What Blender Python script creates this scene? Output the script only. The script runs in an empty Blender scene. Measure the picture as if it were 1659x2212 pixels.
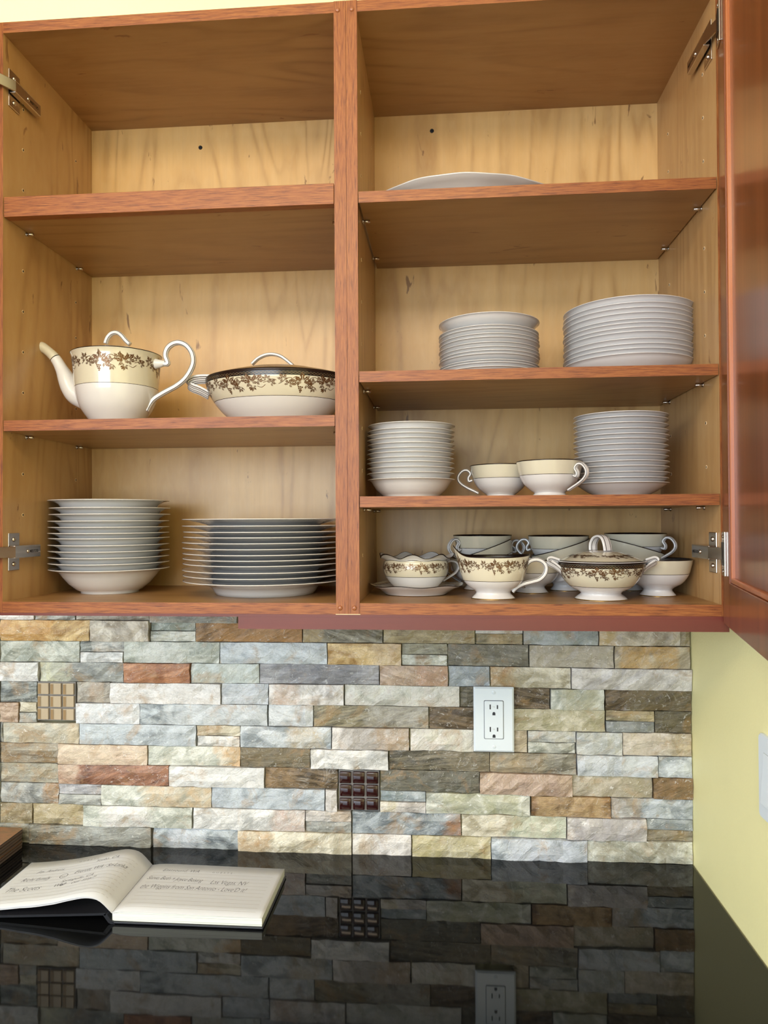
import bpy, bmesh, math, random
from mathutils import Vector, Matrix, noise
random.seed(7)
S = bpy.context.scene
COL = S.collection
PI = math.pi
R = math.radians
# ------------------------------------------------------------------ camera
FPX = 1594.9; CAM = Vector((0.0, -1.3452, 0.6081)); YAW, PITCH, ROLL = -0.0806, 0.0115, -0.005
def cam_basis():
    cy, sy, cp, sp = math.cos(YAW), math.sin(YAW), math.cos(PITCH), math.sin(PITCH)
    fw = Vector((sy*cp, cy*cp, sp)); r = Vector((cy, -sy, 0)); u = r.cross(fw)
    c, s = math.cos(ROLL), math.sin(ROLL)
    return fw, c*r+s*u, -s*r+c*u
FW, RT, UP = cam_basis()
cd = bpy.data.cameras.new('camera'); cam = bpy.data.objects.new('camera', cd); COL.objects.link(cam)
cd.sensor_fit = 'HORIZONTAL'; cd.sensor_width = 36; cd.lens = FPX*36/1659; cd.clip_start = 0.01
mw = Matrix((RT, UP, -FW)).transposed().to_4x4(); mw.translation = CAM; cam.matrix_world = mw
S.camera = cam
def ray(u, v): return FW + RT*((u-829.5)/FPX) - UP*((v-1106)/FPX)
def at_y(u, v, y): d = ray(u, v); return CAM + d*((y-CAM.y)/d.y)
def at_x(u, v, x): d = ray(u, v); return CAM + d*((x-CAM.x)/d.x)
def at_z(u, v, z): d = ray(u, v); return CAM + d*((z-CAM.z)/d.z)
def proj(p):
    q = Vector(p)-CAM; d = q.dot(FW); return 829.5+FPX*q.dot(RT)/d, 1106-FPX*q.dot(UP)/d
# ------------------------------------------------------------------ world, lights, exposure
w = bpy.data.worlds.new('world'); S.world = w; w.use_nodes = True
w.node_tree.nodes['Background'].inputs[0].default_value = (0.95, 0.93, 0.90, 1)
w.node_tree.nodes['Background'].inputs[1].default_value = 0.09
def area(name, loc, target, sx, sy, energy, color):
    l = bpy.data.lights.new(name, 'AREA'); l.shape = 'RECTANGLE'; l.size = sx; l.size_y = sy
    l.energy = energy; l.color = color
    o = bpy.data.objects.new(name, l); COL.objects.link(o); o.location = loc
    o.rotation_euler = (Vector(target)-Vector(loc)).to_track_quat('-Z', 'Y').to_euler()
    return o
area('window_daylight', (-1.15, -3.55, 0.90), (-1.15, 0, 0.90), 2.1, 1.30, 62, (0.78, 0.89, 1.0))
area('window_daylight', (-2.93, -2.0, 0.70), (0, -2.0, 0.70), 1.3, 1.2, 44, (0.78, 0.89, 1.0))
area('ceiling_lamp', (-0.45, -1.95, 1.80), (-0.45, -1.0, 0.9), 1.5, 0.7, 29, (1.0, 0.78, 0.55))
S.view_settings.view_transform = 'Standard'; S.view_settings.look = 'None'
S.view_settings.exposure = 0.27; S.view_settings.gamma = 1.0; S.view_settings.use_curve_mapping = False
# ------------------------------------------------------------------ materials
def srgb(r, g, b):
    f = lambda c: (c/255/12.92 if c/255 <= .04045 else ((c/255+.055)/1.055)**2.4)
    return (f(r), f(g), f(b), 1)
class NT:
    def __init__(s, name):
        s.m = bpy.data.materials.new(name); s.m.use_nodes = True; s.t = s.m.node_tree
        s.b = s.t.nodes['Principled BSDF']
    def n(s, typ, ins=None, **kw):
        x = s.t.nodes.new(typ)
        for k, v in kw.items(): setattr(x, k, v)
        for k, v in (ins or {}).items():
            if isinstance(v, bpy.types.NodeSocket): s.t.links.new(v, x.inputs[k])
            else: x.inputs[k].default_value = v
        return x
    def set(s, **kw):
        for k, v in kw.items():
            k = k.replace('_', ' ')
            if isinstance(v, bpy.types.NodeSocket): s.t.links.new(v, s.b.inputs[k])
            else: s.b.inputs[k].default_value = v
        return s.m
    def coord(s, scale=(1, 1, 1), rot=(0, 0, 0), rnd=0.0):
        c = s.n('ShaderNodeTexCoord').outputs['Object']
        if rnd:
            oi = s.n('ShaderNodeObjectInfo').outputs['Random']
            v = s.n('ShaderNodeVectorMath', {0: oi, 1: (rnd, rnd*1.7, rnd*.6)}, operation='MULTIPLY').outputs[0]
            c = s.n('ShaderNodeVectorMath', {0: c, 1: v}, operation='ADD').outputs[0]
        return s.n('ShaderNodeMapping', {'Vector': c, 'Scale': scale, 'Rotation': rot}).outputs[0]
    def noise(s, vec, scale, detail=4, rough=.5, dist=0.0):
        return s.n('ShaderNodeTexNoise', {'Vector': vec, 'Scale': scale, 'Detail': detail, 'Roughness': rough, 'Distortion': dist}).outputs['Fac']
    def ramp(s, fac, stops):
        x = s.n('ShaderNodeValToRGB', {'Fac': fac}); e = x.color_ramp.elements
        while len(e) < len(stops): e.new(0.5)
        for i, (p, c) in enumerate(stops):
            e[i].position = p; e[i].color = c if hasattr(c, '__len__') else (c, c, c, 1)
        return x.outputs['Color']
    def mix(s, fac, a, b, mode='MIX'):
        x = s.n('ShaderNodeMix', data_type='RGBA', blend_type=mode)
        for i, v in ((0, fac), (6, a), (7, b)):
            if isinstance(v, bpy.types.NodeSocket): s.t.links.new(v, x.inputs[i])
            else: x.inputs[i].default_value = v
        return x.outputs[2]
    def math(s, op, a, b=0.0, c=0.0):
        return s.n('ShaderNodeMath', {0: a, 1: b, 2: c}, operation=op).outputs[0]
    def bump(s, h, strength=.3, dist=.001):
        return s.n('ShaderNodeBump', {'Height': h, 'Strength': strength, 'Distance': dist}).outputs[0]
def simple(name, col, rough=.5, metal=0.0, coat=0.0, var=0.06, nscale=60, bump=0.0):
    t = NT(name)
    n = t.noise(t.coord(), nscale, 3)
    c = t.mix(t.math('MULTIPLY', n, var*2), col, tuple(x*.6 for x in col[:3])+(1,))
    t.set(Base_Color=c, Roughness=rough, Metallic=metal, Coat_Weight=coat, Coat_Roughness=.04)
    if bump: t.set(Normal=t.bump(n, bump, .0006))
    return t.m
def maple(name, vertical=True, tone=1.0, tint=None):
    t = NT(name)
    sc = (7, 7, 1.0) if vertical else (1.0, 7, 7)
    fine = (160, 160, 7) if vertical else (7, 160, 160)
    v = t.coord(sc)
    n = t.noise(v, .55, 3, .5, .9)
    rings = t.math('SINE', t.math('MULTIPLY', n, 105.0))
    rings = t.math('MULTIPLY_ADD', rings, .5, .5)
    big = t.noise(t.coord(), 3.2, 3, .5, .8)
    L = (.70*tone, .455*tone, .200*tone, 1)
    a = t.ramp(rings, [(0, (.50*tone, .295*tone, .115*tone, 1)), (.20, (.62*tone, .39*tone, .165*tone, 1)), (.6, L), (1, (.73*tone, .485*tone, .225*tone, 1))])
    a = t.mix(t.ramp(t.noise(t.coord(), 7, 2), [(.38, .75), (.60, .05)]), a, L)
    a = t.mix(t.ramp(big, [(.35, 0.0), (.7, .6)]), a, (.56*tone, .32*tone, .12*tone, 1))
    wv = t.noise(t.coord((90, 90, 30) if vertical else (30, 90, 90)), 1, 2, .5, .5)
    a = t.mix(t.ramp(wv, [(.4, 0.0), (.7, .16)]), a, (.80*tone, .60*tone, .34*tone, 1))
    fn = t.noise(t.coord(fine), 1, 3)
    a = t.mix(t.ramp(fn, [(.35, 0.0), (.8, .22)]), a, (.48, .30, .16, 1))
    fl = t.noise(t.coord((42, 42, 13) if vertical else (13, 42, 42)), 1, 4, .62, .7)
    a = t.mix(t.ramp(fl, [(.67, 0.0), (.71, .8)]), a, (.20, .09, .035, 1))
    if tint: a = t.mix(1.0, a, tint, 'MULTIPLY')
    return t.set(Base_Color=a, Roughness=.42, Coat_Weight=.25, Coat_Roughness=.25, Normal=t.bump(fn, .05, .0003))
def oak(name, axis):
    t = NT(name)
    sc = {'x': (34, 600, 820), 'z': (820, 600, 34)}[axis]
    n = t.noise(t.coord(sc), 1, 4, .65, .25)
    n2 = t.noise(t.coord(tuple(q*.25 for q in sc)), 1, 3)
    a = t.ramp(n, [(.32, srgb(92, 44, 18)), (.47, srgb(142, 80, 35)), (.68, srgb(172, 108, 52))])
    a = t.mix(t.ramp(n2, [(.4, 0.0), (.75, .35)]), a, srgb(124, 62, 34))
    return t.set(Base_Color=a, Roughness=.5, Coat_Weight=.1, Coat_Roughness=.3, Normal=t.bump(n, .25, .0003))
def cherry(name, dark, lite, axis='z', rough=.22):
    t = NT(name)
    n = t.noise(t.coord((26, 26, 1.1) if axis == 'z' else (1.1, 26, 26)), 1, 4, .55, .4)
    a = t.ramp(n, [(.3, dark), (.72, lite)])
    return t.set(Base_Color=a, Roughness=rough+.12, Coat_Weight=.5, Coat_Roughness=rough, Specular_IOR_Level=.5)
def wallpaint(name, col):
    t = NT(name)
    n = t.noise(t.coord(), 230, 3, .6); n2 = t.noise(t.coord(), 4, 3)
    a = t.mix(t.ramp(n2, [(.4, 0.0), (.8, .25)]), col, tuple(x*.88 for x in col[:3])+(1,))
    return t.set(Base_Color=a, Roughness=.55, Normal=t.bump(n, .35, .0012))
def stone_mat():
    t = NT('quartzite')
    at = lambda n: t.n('ShaderNodeAttribute', attribute_name=n)
    A, B, Cc = at('ca').outputs['Color'], at('cb').outputs['Color'], at('cc').outputs['Color']
    pm, ang, sty = at('pm').outputs['Fac'], at('ang').outputs['Fac'], at('sty').outputs['Fac']
    c = t.coord((1, 1, 1), rnd=9.0)
    rot = t.n('ShaderNodeVectorRotate', {'Vector': c, 'Angle': ang}, rotation_type='Y_AXIS').outputs[0]
    sc = lambda v, q: t.n('ShaderNodeMapping', {'Vector': v, 'Scale': q}).outputs[0]
    # marbled stones: soft clouds; layered stones: long strata
    cloud = t.noise(sc(rot, (15, 20, 24)), 1, 6, .58, 1.6)
    strata = t.noise(sc(rot, (14, 30, 120)), 1, 8, .66, .7)
    n1 = t.math('ADD', t.math('MULTIPLY', cloud, t.math('SUBTRACT', 1.0, sty)), t.math('MULTIPLY', strata, sty))
    a = t.mix(t.ramp(n1, [(.40, 0.0), (.60, 1.0)]), A, B)
    pat = t.noise(rot, 34, 5, .6, 1.0)
    pmask = t.ramp(t.math('ADD', t.math('MULTIPLY', pm, .8), t.math('MULTIPLY', pat, .55)), [(.54, 0.0), (.76, .9)])
    a = t.mix(pmask, a, Cc)
    # conchoidal terraces: stepped low-frequency noise gives curved ledges
    lown = t.noise(sc(rot, (17, 20, 30)), 1, 4, .55, 1.1)
    st_ = t.math('MULTIPLY', lown, 11.0)
    flo = t.math('FLOOR', st_); fr = t.math('FRACT', st_)
    ridge = t.ramp(fr, [(0.0, .0), (.10, .85), (.22, 0.0)])
    terr = t.math('MULTIPLY_ADD', t.n('ShaderNodeMapRange', {0: fr, 1: 0.0, 2: .16, 3: 0.0, 4: 1.0}).outputs[0], 1.0, flo)
    pale = t.math('SUBTRACT', 1.0, sty)
    spot = t.ramp(t.noise(rot, 26, 2), [(.45, 0.0), (.60, 1.0)])
    a = t.mix(t.math('MULTIPLY', t.math('MULTIPLY', ridge, .55), spot), a, t.mix(.5, B, (.90, .91, .92, 1)))
    # grain
    fine = t.noise(rot, 330, 6, .75)
    gr = t.noise(sc(rot, (60, 60, 210)), 1, 6, .65, .6)
    mott = t.math('ADD', t.math('MULTIPLY', fine, .55), t.math('MULTIPLY', gr, t.math('MULTIPLY_ADD', sty, .75, .25)))
    mott = t.math('ADD', mott, t.math('MULTIPLY_ADD', sty, -.32, .56))
    a = t.mix(1.0, a, t.n('ShaderNodeCombineColor', {0: mott, 1: mott, 2: mott}).outputs[0], 'MULTIPLY')
    line = t.math('ABSOLUTE', t.math('SUBTRACT', t.noise(sc(rot, (9, 12, 34)), 1, 6, .6, 2.4), .5))
    a = t.mix(t.ramp(line, [(0.0, .5), (.008, 0.0)]), a, (.20, .17, .13, 1))
    stain = t.noise(rot, 19, 5, .65, .8)
    a = t.mix(t.ramp(stain, [(.55, 0.0), (.68, .5)]), a, (.40, .24, .10, 1))
    # small chips
    chip = t.noise(sc(rot, (120, 120, 170)), 1, 3, .5, 1.0)
    cm = t.ramp(chip, [(.66, 0.0), (.70, .7)])
    a = t.mix(cm, a, t.mix(.5, B, (.88, .89, .90, 1)))
    h = t.math('ADD', t.math('MULTIPLY', terr, .30), t.math('ADD', t.math('MULTIPLY', strata, t.math('MULTIPLY', sty, 1.3)), t.math('MULTIPLY', chip, .5)))
    h = t.math('ADD', h, t.math('MULTIPLY', t.noise(rot, 160, 4, .6), .35))
    return t.set(Base_Color=a, Roughness=.40, Specular_IOR_Level=.5, Normal=t.bump(h, .6, .0026))
def granite():
    t = NT('black_granite')
    n = t.noise(t.coord(), 900, 2)
    a = t.mix(t.ramp(n, [(.68, 0.0), (.76, .6)]), (.0035, .0037, .0042, 1), (.03, .03, .035, 1))
    return t.set(Base_Color=a, Roughness=.035, IOR=1.36, Normal=t.bump(t.noise(t.coord(), 9, 2), .02, .001))
def ceramic(name, col):
    t = NT(name)
    n = t.noise(t.coord(), 25, 2)
    a = t.mix(t.math('MULTIPLY', n, .12), col, tuple(x*.85 for x in col[:3])+(1,))
    return t.set(Base_Color=a, Roughness=.16, Coat_Weight=.6, Coat_Roughness=.03)
MAT = dict(
    maple_v=maple('maple_veneer_vertical', True, 1.0, (1, .97, .84, 1)), maple_h_shaded=maple('maple_veneer_lengthwise_shaded', False, .52, (1, .84, .66, 1)), maple_s_shaded=maple('maple_veneer_side_shaded', True, .76, (1, .93, .86, 1)),  # shelf faces and sides: same maple, shade put into the darker colour
    oak_h=oak('oak_edge_lengthwise', 'x'), oak_v=oak('oak_edge_upright', 'z'),
    rail=cherry('light_rail_cherry', srgb(88, 28, 18), srgb(114, 42, 27), 'x', .4),
    door=cherry('door_cherry', srgb(104, 48, 20), srgb(142, 74, 34), 'z', .16),
    bead=cherry('door_bead_cherry', srgb(160, 84, 40), srgb(196, 116, 62), 'z', .2),
    wall=wallpaint('yellow_wall_paint', srgb(252, 244, 184)),
    white_paint=wallpaint('white_ceiling_paint', srgb(236, 234, 226)),
    floorwood=cherry('floor_boards', srgb(120, 84, 52), srgb(160, 118, 78), 'x', .3),
    stone=stone_mat(), grout=simple('grey_grout', srgb(128, 124, 122), .85, bump=.5, nscale=400),
    redglass=simple('dark_red_glass', srgb(44, 9, 11), .06, coat=1.0), tanglass=simple('tan_glass', srgb(186, 168, 144), .15, coat=.8),
    tanside=simple('tan_glass_side', srgb(150, 122, 88), .15, coat=1.0),
    granite=granite(), white=ceramic('white_porcelain', (.72, .705, .70, 1)), cream=ceramic('cream_glaze', srgb(210, 203, 182)),
    line=simple('dark_gilt_line', srgb(40, 26, 22), .25, .3), gilt=simple('gilt_line', srgb(150, 118, 62), .25, .8),
    vine=simple('gilt_vine_print', srgb(118, 84, 54), .3, .55, var=.5, nscale=300),
    band=simple('black_band_print', srgb(22, 16, 16), .2, .1), braid=simple('braided_gilt', srgb(120, 100, 76), .3, .4),
    nickel=simple('hinge_nickel', srgb(205, 196, 186), .24, 1.0, var=.1), darknickel=simple('hinge_dark', srgb(60, 54, 50), .3, .8),
    blackscrew=simple('black_screw', srgb(22, 26, 34), .4, .3), hole=simple('pin_hole', srgb(48, 30, 16), .9), raw=simple('pin_hole_lip', srgb(230, 205, 165), .7),
    plastic=simple('white_plastic', srgb(228, 237, 246), .3, var=.02), slot=simple('slot_dark', srgb(46, 48, 56), .6),
    greyprint=simple('moulded_grey', srgb(196, 202, 206), .4),
    paper=simple('page_paper', srgb(208, 208, 212), .75, var=.04, nscale=90), cover=simple('black_leatherette', srgb(22, 22, 28), .38, var=.3, nscale=900, bump=.4),
    ink=simple('pen_ink', srgb(62, 62, 76), .6), rule=simple('page_rule', srgb(178, 172, 168), .8),
    matedge=simple('placemat_edge', srgb(36, 24, 24), .6), matline=simple('placemat_edge_line', srgb(100, 84, 76), .6),
    plug=cherry('dowel_cherry', srgb(140, 82, 48), srgb(170, 104, 66), 'z', .2),
)
def pages_mat():
    t = NT('page_edges')
    n = t.noise(t.coord((3, 3, 2200)), 1, 2)
    return t.set(Base_Color=t.ramp(n, [(.3, srgb(186, 190, 184)), (.6, srgb(244, 246, 238))]), Roughness=.7)
MAT['pages'] = pages_mat()
def mat_print():
    t = NT('placemat_stone_print')
    n = t.noise(t.coord((14, 26, 1)), 1, 8, .65, 1.6)
    return t.set(Base_Color=t.ramp(n, [(.3, srgb(92, 54, 34)), (.45, srgb(150, 100, 62)), (.58, srgb(122, 88, 52)), (.75, srgb(196, 160, 124))]), Roughness=.35, Coat_Weight=.3)
MAT['matprint'] = mat_print()
# ------------------------------------------------------------------ object helpers
def link(name, me, mats, parent=None, smooth=False, loc=None):
    for m in (mats if isinstance(mats, (list, tuple)) else [mats]): me.materials.append(MAT[m])
    if smooth: me.polygons.foreach_set('use_smooth', [True]*len(me.polygons))
    me.name = name
    o = bpy.data.objects.new(name, me); COL.objects.link(o)
    if loc is not None: o.location = loc
    if parent is not None: o.parent = parent
    return o
def tag(o, label=None, cat=None, group=None, kind=None):
    for k, v in (('label', label), ('category', cat), ('group', group), ('kind', kind)):
        if v: o[k] = v
    return o
def empty(name, loc, label, cat, group=None, rot=(0, 0, 0)):
    o = bpy.data.objects.new(name, None); COL.objects.link(o); o.location = loc; o.rotation_euler = rot
    o.empty_display_size = .02
    return tag(o, label, cat, group)
def pydata(verts, faces, mids=None):
    me = bpy.data.meshes.new('m'); me.from_pydata([tuple(v) for v in verts], [], faces)
    if mids: me.polygons.foreach_set('material_index', mids)
    me.update(); return me
def bxm(bm, x0, x1, y0, y1, z0, z1, mi=0, bev=0.0, front=None, mat=None):
    """box; front = material index for the -Y face; mat = optional matrix"""
    r = bmesh.ops.create_cube(bm, size=1)
    vs = r['verts']
    for v in vs: v.co = Vector((x0+(v.co.x+.5)*(x1-x0), y0+(v.co.y+.5)*(y1-y0), z0+(v.co.z+.5)*(z1-z0)))
    fs = list({f for v in vs for f in v.link_faces})
    for f in fs:
        f.material_index = mi
        if front is not None and f.normal.y < -.9: f.material_index = front
        f.normal_update()
        if front is not None: f.material_index = front if f.normal.y < -.9 else mi
    if mat is not None: bmesh.ops.transform(bm, matrix=mat, verts=vs)
    if bev:
        es = list({e for f in fs for e in f.edges})
        bmesh.ops.bevel(bm, geom=es, offset=bev, segments=2, affect='EDGES', profile=.5)
    return vs
def bmo(name, bm, mats, parent=None, smooth=False, loc=None):
    me = bpy.data.meshes.new('m'); bmesh.ops.recalc_face_normals(bm, faces=bm.faces[:]); bm.to_mesh(me); bm.free()
    return link(name, me, mats, parent, smooth, loc)
def box(name, x0, x1, y0, y1, z0, z1, mats, parent=None, bev=0.0, front=None, loc=None, mat=None):
    bm = bmesh.new(); bxm(bm, x0, x1, y0, y1, z0, z1, 0, bev, front, mat)
    return bmo(name, bm, mats, parent, False, loc)
def catmull(pts, n):
    out = []
    P = [pts[0]]+list(pts)+[pts[-1]]
    for i in range(1, len(P)-2):
        p0, p1, p2, p3 = [Vector(p) for p in P[i-1:i+3]]
        for k in range(n):
            t = k/n
            out.append(.5*((2*p1)+(p2-p0)*t+(2*p0-5*p1+4*p2-p3)*t*t+(3*p1-p0-3*p2+p3)*t**3))
    out.append(Vector(P[-2])); return out
def lathe(prof, seg=56, sx=1.0, sy=1.0, deform=None):
    """prof: [(r, z, mat)], mat = material of the strip from this ring to the next"""
    V, F, Mi = [], [], []
    rings = []
    for (r, z, m) in prof:
        if r < 1e-5: rings.append([len(V)]); V.append(Vector((0, 0, z)))
        else:
            rings.append(list(range(len(V), len(V)+seg)))
            for k in range(seg):
                a = 2*PI*k/seg; V.append(Vector((r*math.cos(a)*sx, r*math.sin(a)*sy, z)))
    for i in range(len(prof)-1):
        a, b = rings[i], rings[i+1]
        for k in range(seg):
            k2 = (k+1) % seg
            if len(a) == 1 and len(b) == 1: continue
            if len(a) == 1: F.append((a[0], b[k2], b[k]))
            elif len(b) == 1: F.append((a[k], a[k2], b[0]))
            else: F.append((a[k], a[k2], b[k2], b[k]))
            Mi.append(prof[i][2])
    if deform: V = [deform(v) for v in V]
    return pydata(V, F, Mi)
def smooth_prof(ctrl, n=3):
    """ctrl [(r,z,mat)] -> refined with catmull, keeps mats"""
    pts = catmull([(r, z, 0) for r, z, m in ctrl], n)
    out = []
    for i, p in enumerate(pts):
        out.append((max(p.x, 0), p.y, ctrl[min(i//n, len(ctrl)-1)][2]))
    return out
def sweep(path, width, thick, wvec=None, stripes=(), caps=True, taper=None, n=4, npf=14, lw=.075):
    """ribbon of rounded cross-section swept along path; stripes = positions across the outer face that are dark"""
    pts = catmull(path, n); N = len(pts)
    tan = [(pts[min(i+1, N-1)]-pts[max(i-1, 0)]).normalized() for i in range(N)]
    wv = Vector(wvec) if wvec else Vector((0, 1, 0))
    cs = []; mats = []
    K = 72
    for q in range(K):
        th = 2*PI*q/K; c, s_ = math.cos(th), math.sin(th)
        cs.append((math.copysign(abs(c)**.72, c), .5*math.copysign(abs(s_)**.8, s_)))
    for j in range(K):
        mid = (cs[j][0]+cs[(j+1) % K][0])/2
        dg = 360*(j+.5)/K
        mats.append(1 if any((abs((dg-s+180) % 360-180) < 9.0) if abs(s) > 2 else abs(mid-s) < lw for s in stripes) else 0)
    V, F, Mi = [], [], []
    for i, p in enumerate(pts):
        t = tan[i]; wd = (wv-t*wv.dot(t)).normalized(); nr = t.cross(wd).normalized()
        k = taper(i/(N-1)) if taper else 1.0
        for a, b in cs: V.append(p+wd*(a*width*.5*k)+nr*(b*thick*1.0*(.6+.4*k)))
    for i in range(N-1):
        for j in range(K):
            j2 = (j+1) % K
            F.append((i*K+j, i*K+j2, (i+1)*K+j2, (i+1)*K+j)); Mi.append(mats[j])
    F.append(tuple(range(K-1, -1, -1))); Mi.append(0); F.append(tuple((N-1)*K+j for j in range(K))); Mi.append(0)
    return pydata(V, F, Mi)
def tube(path, radii, mids=None, seg=20, n=3, cap=True):
    pts = catmull(path, n); rr = [q.x for q in catmull([(r, 0, 0) for r in radii], n)]; N = len(pts)
    V, F, Mi = [], [], []
    for i, p in enumerate(pts):
        t = (pts[min(i+1, N-1)]-pts[max(i-1, 0)]).normalized(); a = Vector((0, 1, 0)); b = t.cross(a).normalized()
        for k in range(seg): th = 2*PI*k/seg; V.append(p+(a*math.cos(th)+b*math.sin(th))*rr[i])
    for i in range(N-1):
        for k in range(seg): F.append((i*seg+k, i*seg+(k+1) % seg, (i+1)*seg+(k+1) % seg, (i+1)*seg+k)); Mi.append(mids(i/(N-1)) if mids else 0)
    if cap: F.append(tuple(range(seg))); Mi.append(mids(0) if mids else 0); F.append(tuple((N-1)*seg+k for k in range(seg))); Mi.append(mids(1) if mids else 0)
    return pydata(V, F, Mi)
def text_mesh(s, size, shear=0.0, offset=0.0, spacing=1.0):
    c = bpy.data.curves.new('t', 'FONT'); c.body = s; c.size = size; c.shear = shear; c.resolution_u = 2; c.offset = offset; c.space_character = spacing
    o = bpy.data.objects.new('t', c); COL.objects.link(o)
    bpy.context.view_layer.update()
    me = bpy.data.meshes.new_from_object(o.evaluated_get(bpy.context.evaluated_depsgraph_get()))
    V = [v.co.copy() for v in me.vertices]; F = [tuple(p.vertices) for p in me.polygons]
    bpy.data.objects.remove(o); bpy.data.curves.remove(c); bpy.data.meshes.remove(me)
    return V, F
# ------------------------------------------------------------------ dimensions (metres; counter top at z=0, wall face at y=.02)
XL, XR, YF, YB = -.6668, .387, -.2754, .010
S1, S2 = -.1571, -.1227
ZT, ZTT, ZB, ZBB = 1.356, 1.3725, .4878, .4714
XW = .4350
# ------------------------------------------------------------------ setting
wb = tag(box('wall_back', -3.0, XW+.1, .02, .12, -.914, 1.83, 'wall'), kind='structure')
wr = tag(box('wall_right', XW, XW+.1, -3.7, .02, -.914, 1.83, 'wall'), kind='structure')
tag(box('floor', -3.0, XW+.1, -3.7, .12, -.96, -.914, 'floorwood'), kind='structure')
tag(box('ceiling', -3.0, XW+.1, -3.7, .12, 1.83, 1.88, 'white_paint'), kind='structure')
bm = bmesh.new()
for x0, x1, z0, z1 in ((-3.0, -2.22, -.914, 1.83), (-.08, XW+.1, -.914, 1.83), (-2.22, -.08, -.914, .22), (-2.22, -.08, 1.58, 1.83)):
    bxm(bm, x0, x1, -3.70, -3.60, z0, z1)
tag(bmo('wall_front', bm, 'white_paint'), kind='structure')
wn = tag(box('window_1', -2.22, -.08, -3.60, -3.57, 1.55, 1.58, 'white_paint'), kind='structure')
box('window_sill', -2.26, -.04, -3.60, -3.50, .20, .23, 'white_paint', wn)
for x in (-2.22, -1.165, -.11): box('window_frame', x, x+.03, -3.60, -3.53, .23, 1.55, 'white_paint', wn)
bm = bmesh.new()
for y0, y1, z0, z1 in ((-3.7, -2.67, -.914, 1.83), (-1.33, .12, -.914, 1.83), (-2.67, -1.33, -.914, .08), (-2.67, -1.33, 1.32, 1.83)):
    bxm(bm, -3.05, -2.95, y0, y1, z0, z1)
tag(bmo('wall_left', bm, 'white_paint'), kind='structure')
wn = tag(box('window_2', -2.95, -2.92, -2.67, -1.33, 1.30, 1.33, 'white_paint'), kind='structure')
box('window_sill', -2.95, -2.86, -2.70, -1.30, .06, .09, 'white_paint', wn)
for y in (-2.67, -2.015, -1.36): box('window_frame', -2.95, -2.90, y, y+.03, .09, 1.30, 'white_paint', wn)
# ------------------------------------------------------------------ stone backsplash
BY = {  # photo rows of the joints at x = 0, 750, 1490
 0: (1322, 1326, 1334), 1: (1338.5, 1343, 1351), 2: (1384, 1388.5, 1397), 3: (1429.5, 1435.5, 1445.6), 4: (1471.5, 1478.7, 1493), 5: (1517, 1523.6, 1537.8),
 6: (1560, 1570.8, 1585), 7: (1604, 1618, 1634.7), 8: (1648, 1660, 1681), 9: (1690, 1706, 1728), 10: (1734, 1751.5, 1771), 11: (1778, 1799.4, 1819), 12: (1820, 1846, 1867.5)}
def joint(r, u):
    a, b, c = BY[r]; v = a+(b-a)*u/750 if u < 750 else b+(c-b)*(u-750)/740
    return at_y(u, v, 0).z
c_ = srgb
PAL = dict(
 wht=((214, 214, 212), (232, 230, 228)), pnk=((206, 198, 192), (226, 220, 216)), blu=((168, 178, 186), (206, 212, 218)), bl2=((138, 148, 156), (186, 194, 200)),
 grn=((172, 178, 164), (204, 206, 196)), pgr=((190, 194, 180), (220, 220, 210)), gry=((142, 144, 140), (178, 178, 172)), grb=((156, 146, 132), (190, 182, 170)),
 tan=((168, 150, 122), (204, 190, 164)), crm=((200, 188, 158), (226, 218, 198)), bei=((186, 172, 152), (214, 204, 188)), olv=((112, 104, 82), (156, 146, 118)),
 dol=((84, 78, 62), (126, 118, 98)), dbr=((86, 70, 50), (130, 110, 84)), brn=((120, 88, 56), (166, 128, 86)), rst=((150, 92, 60), (196, 138, 102)),
 org=((176, 108, 68), (212, 152, 112)), gld=((198, 152, 88), (226, 196, 140)), red=((118, 72, 52), (170, 120, 92)), lav=((150, 148, 152), (182, 180, 184)),
 ptn=((178, 146, 120), (206, 180, 158)), dgr=((96, 102, 100), (160, 164, 160)), kha=((166, 150, 116), (194, 180, 146)), gb2=((126, 120, 104), (164, 160, 146)))
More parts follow.
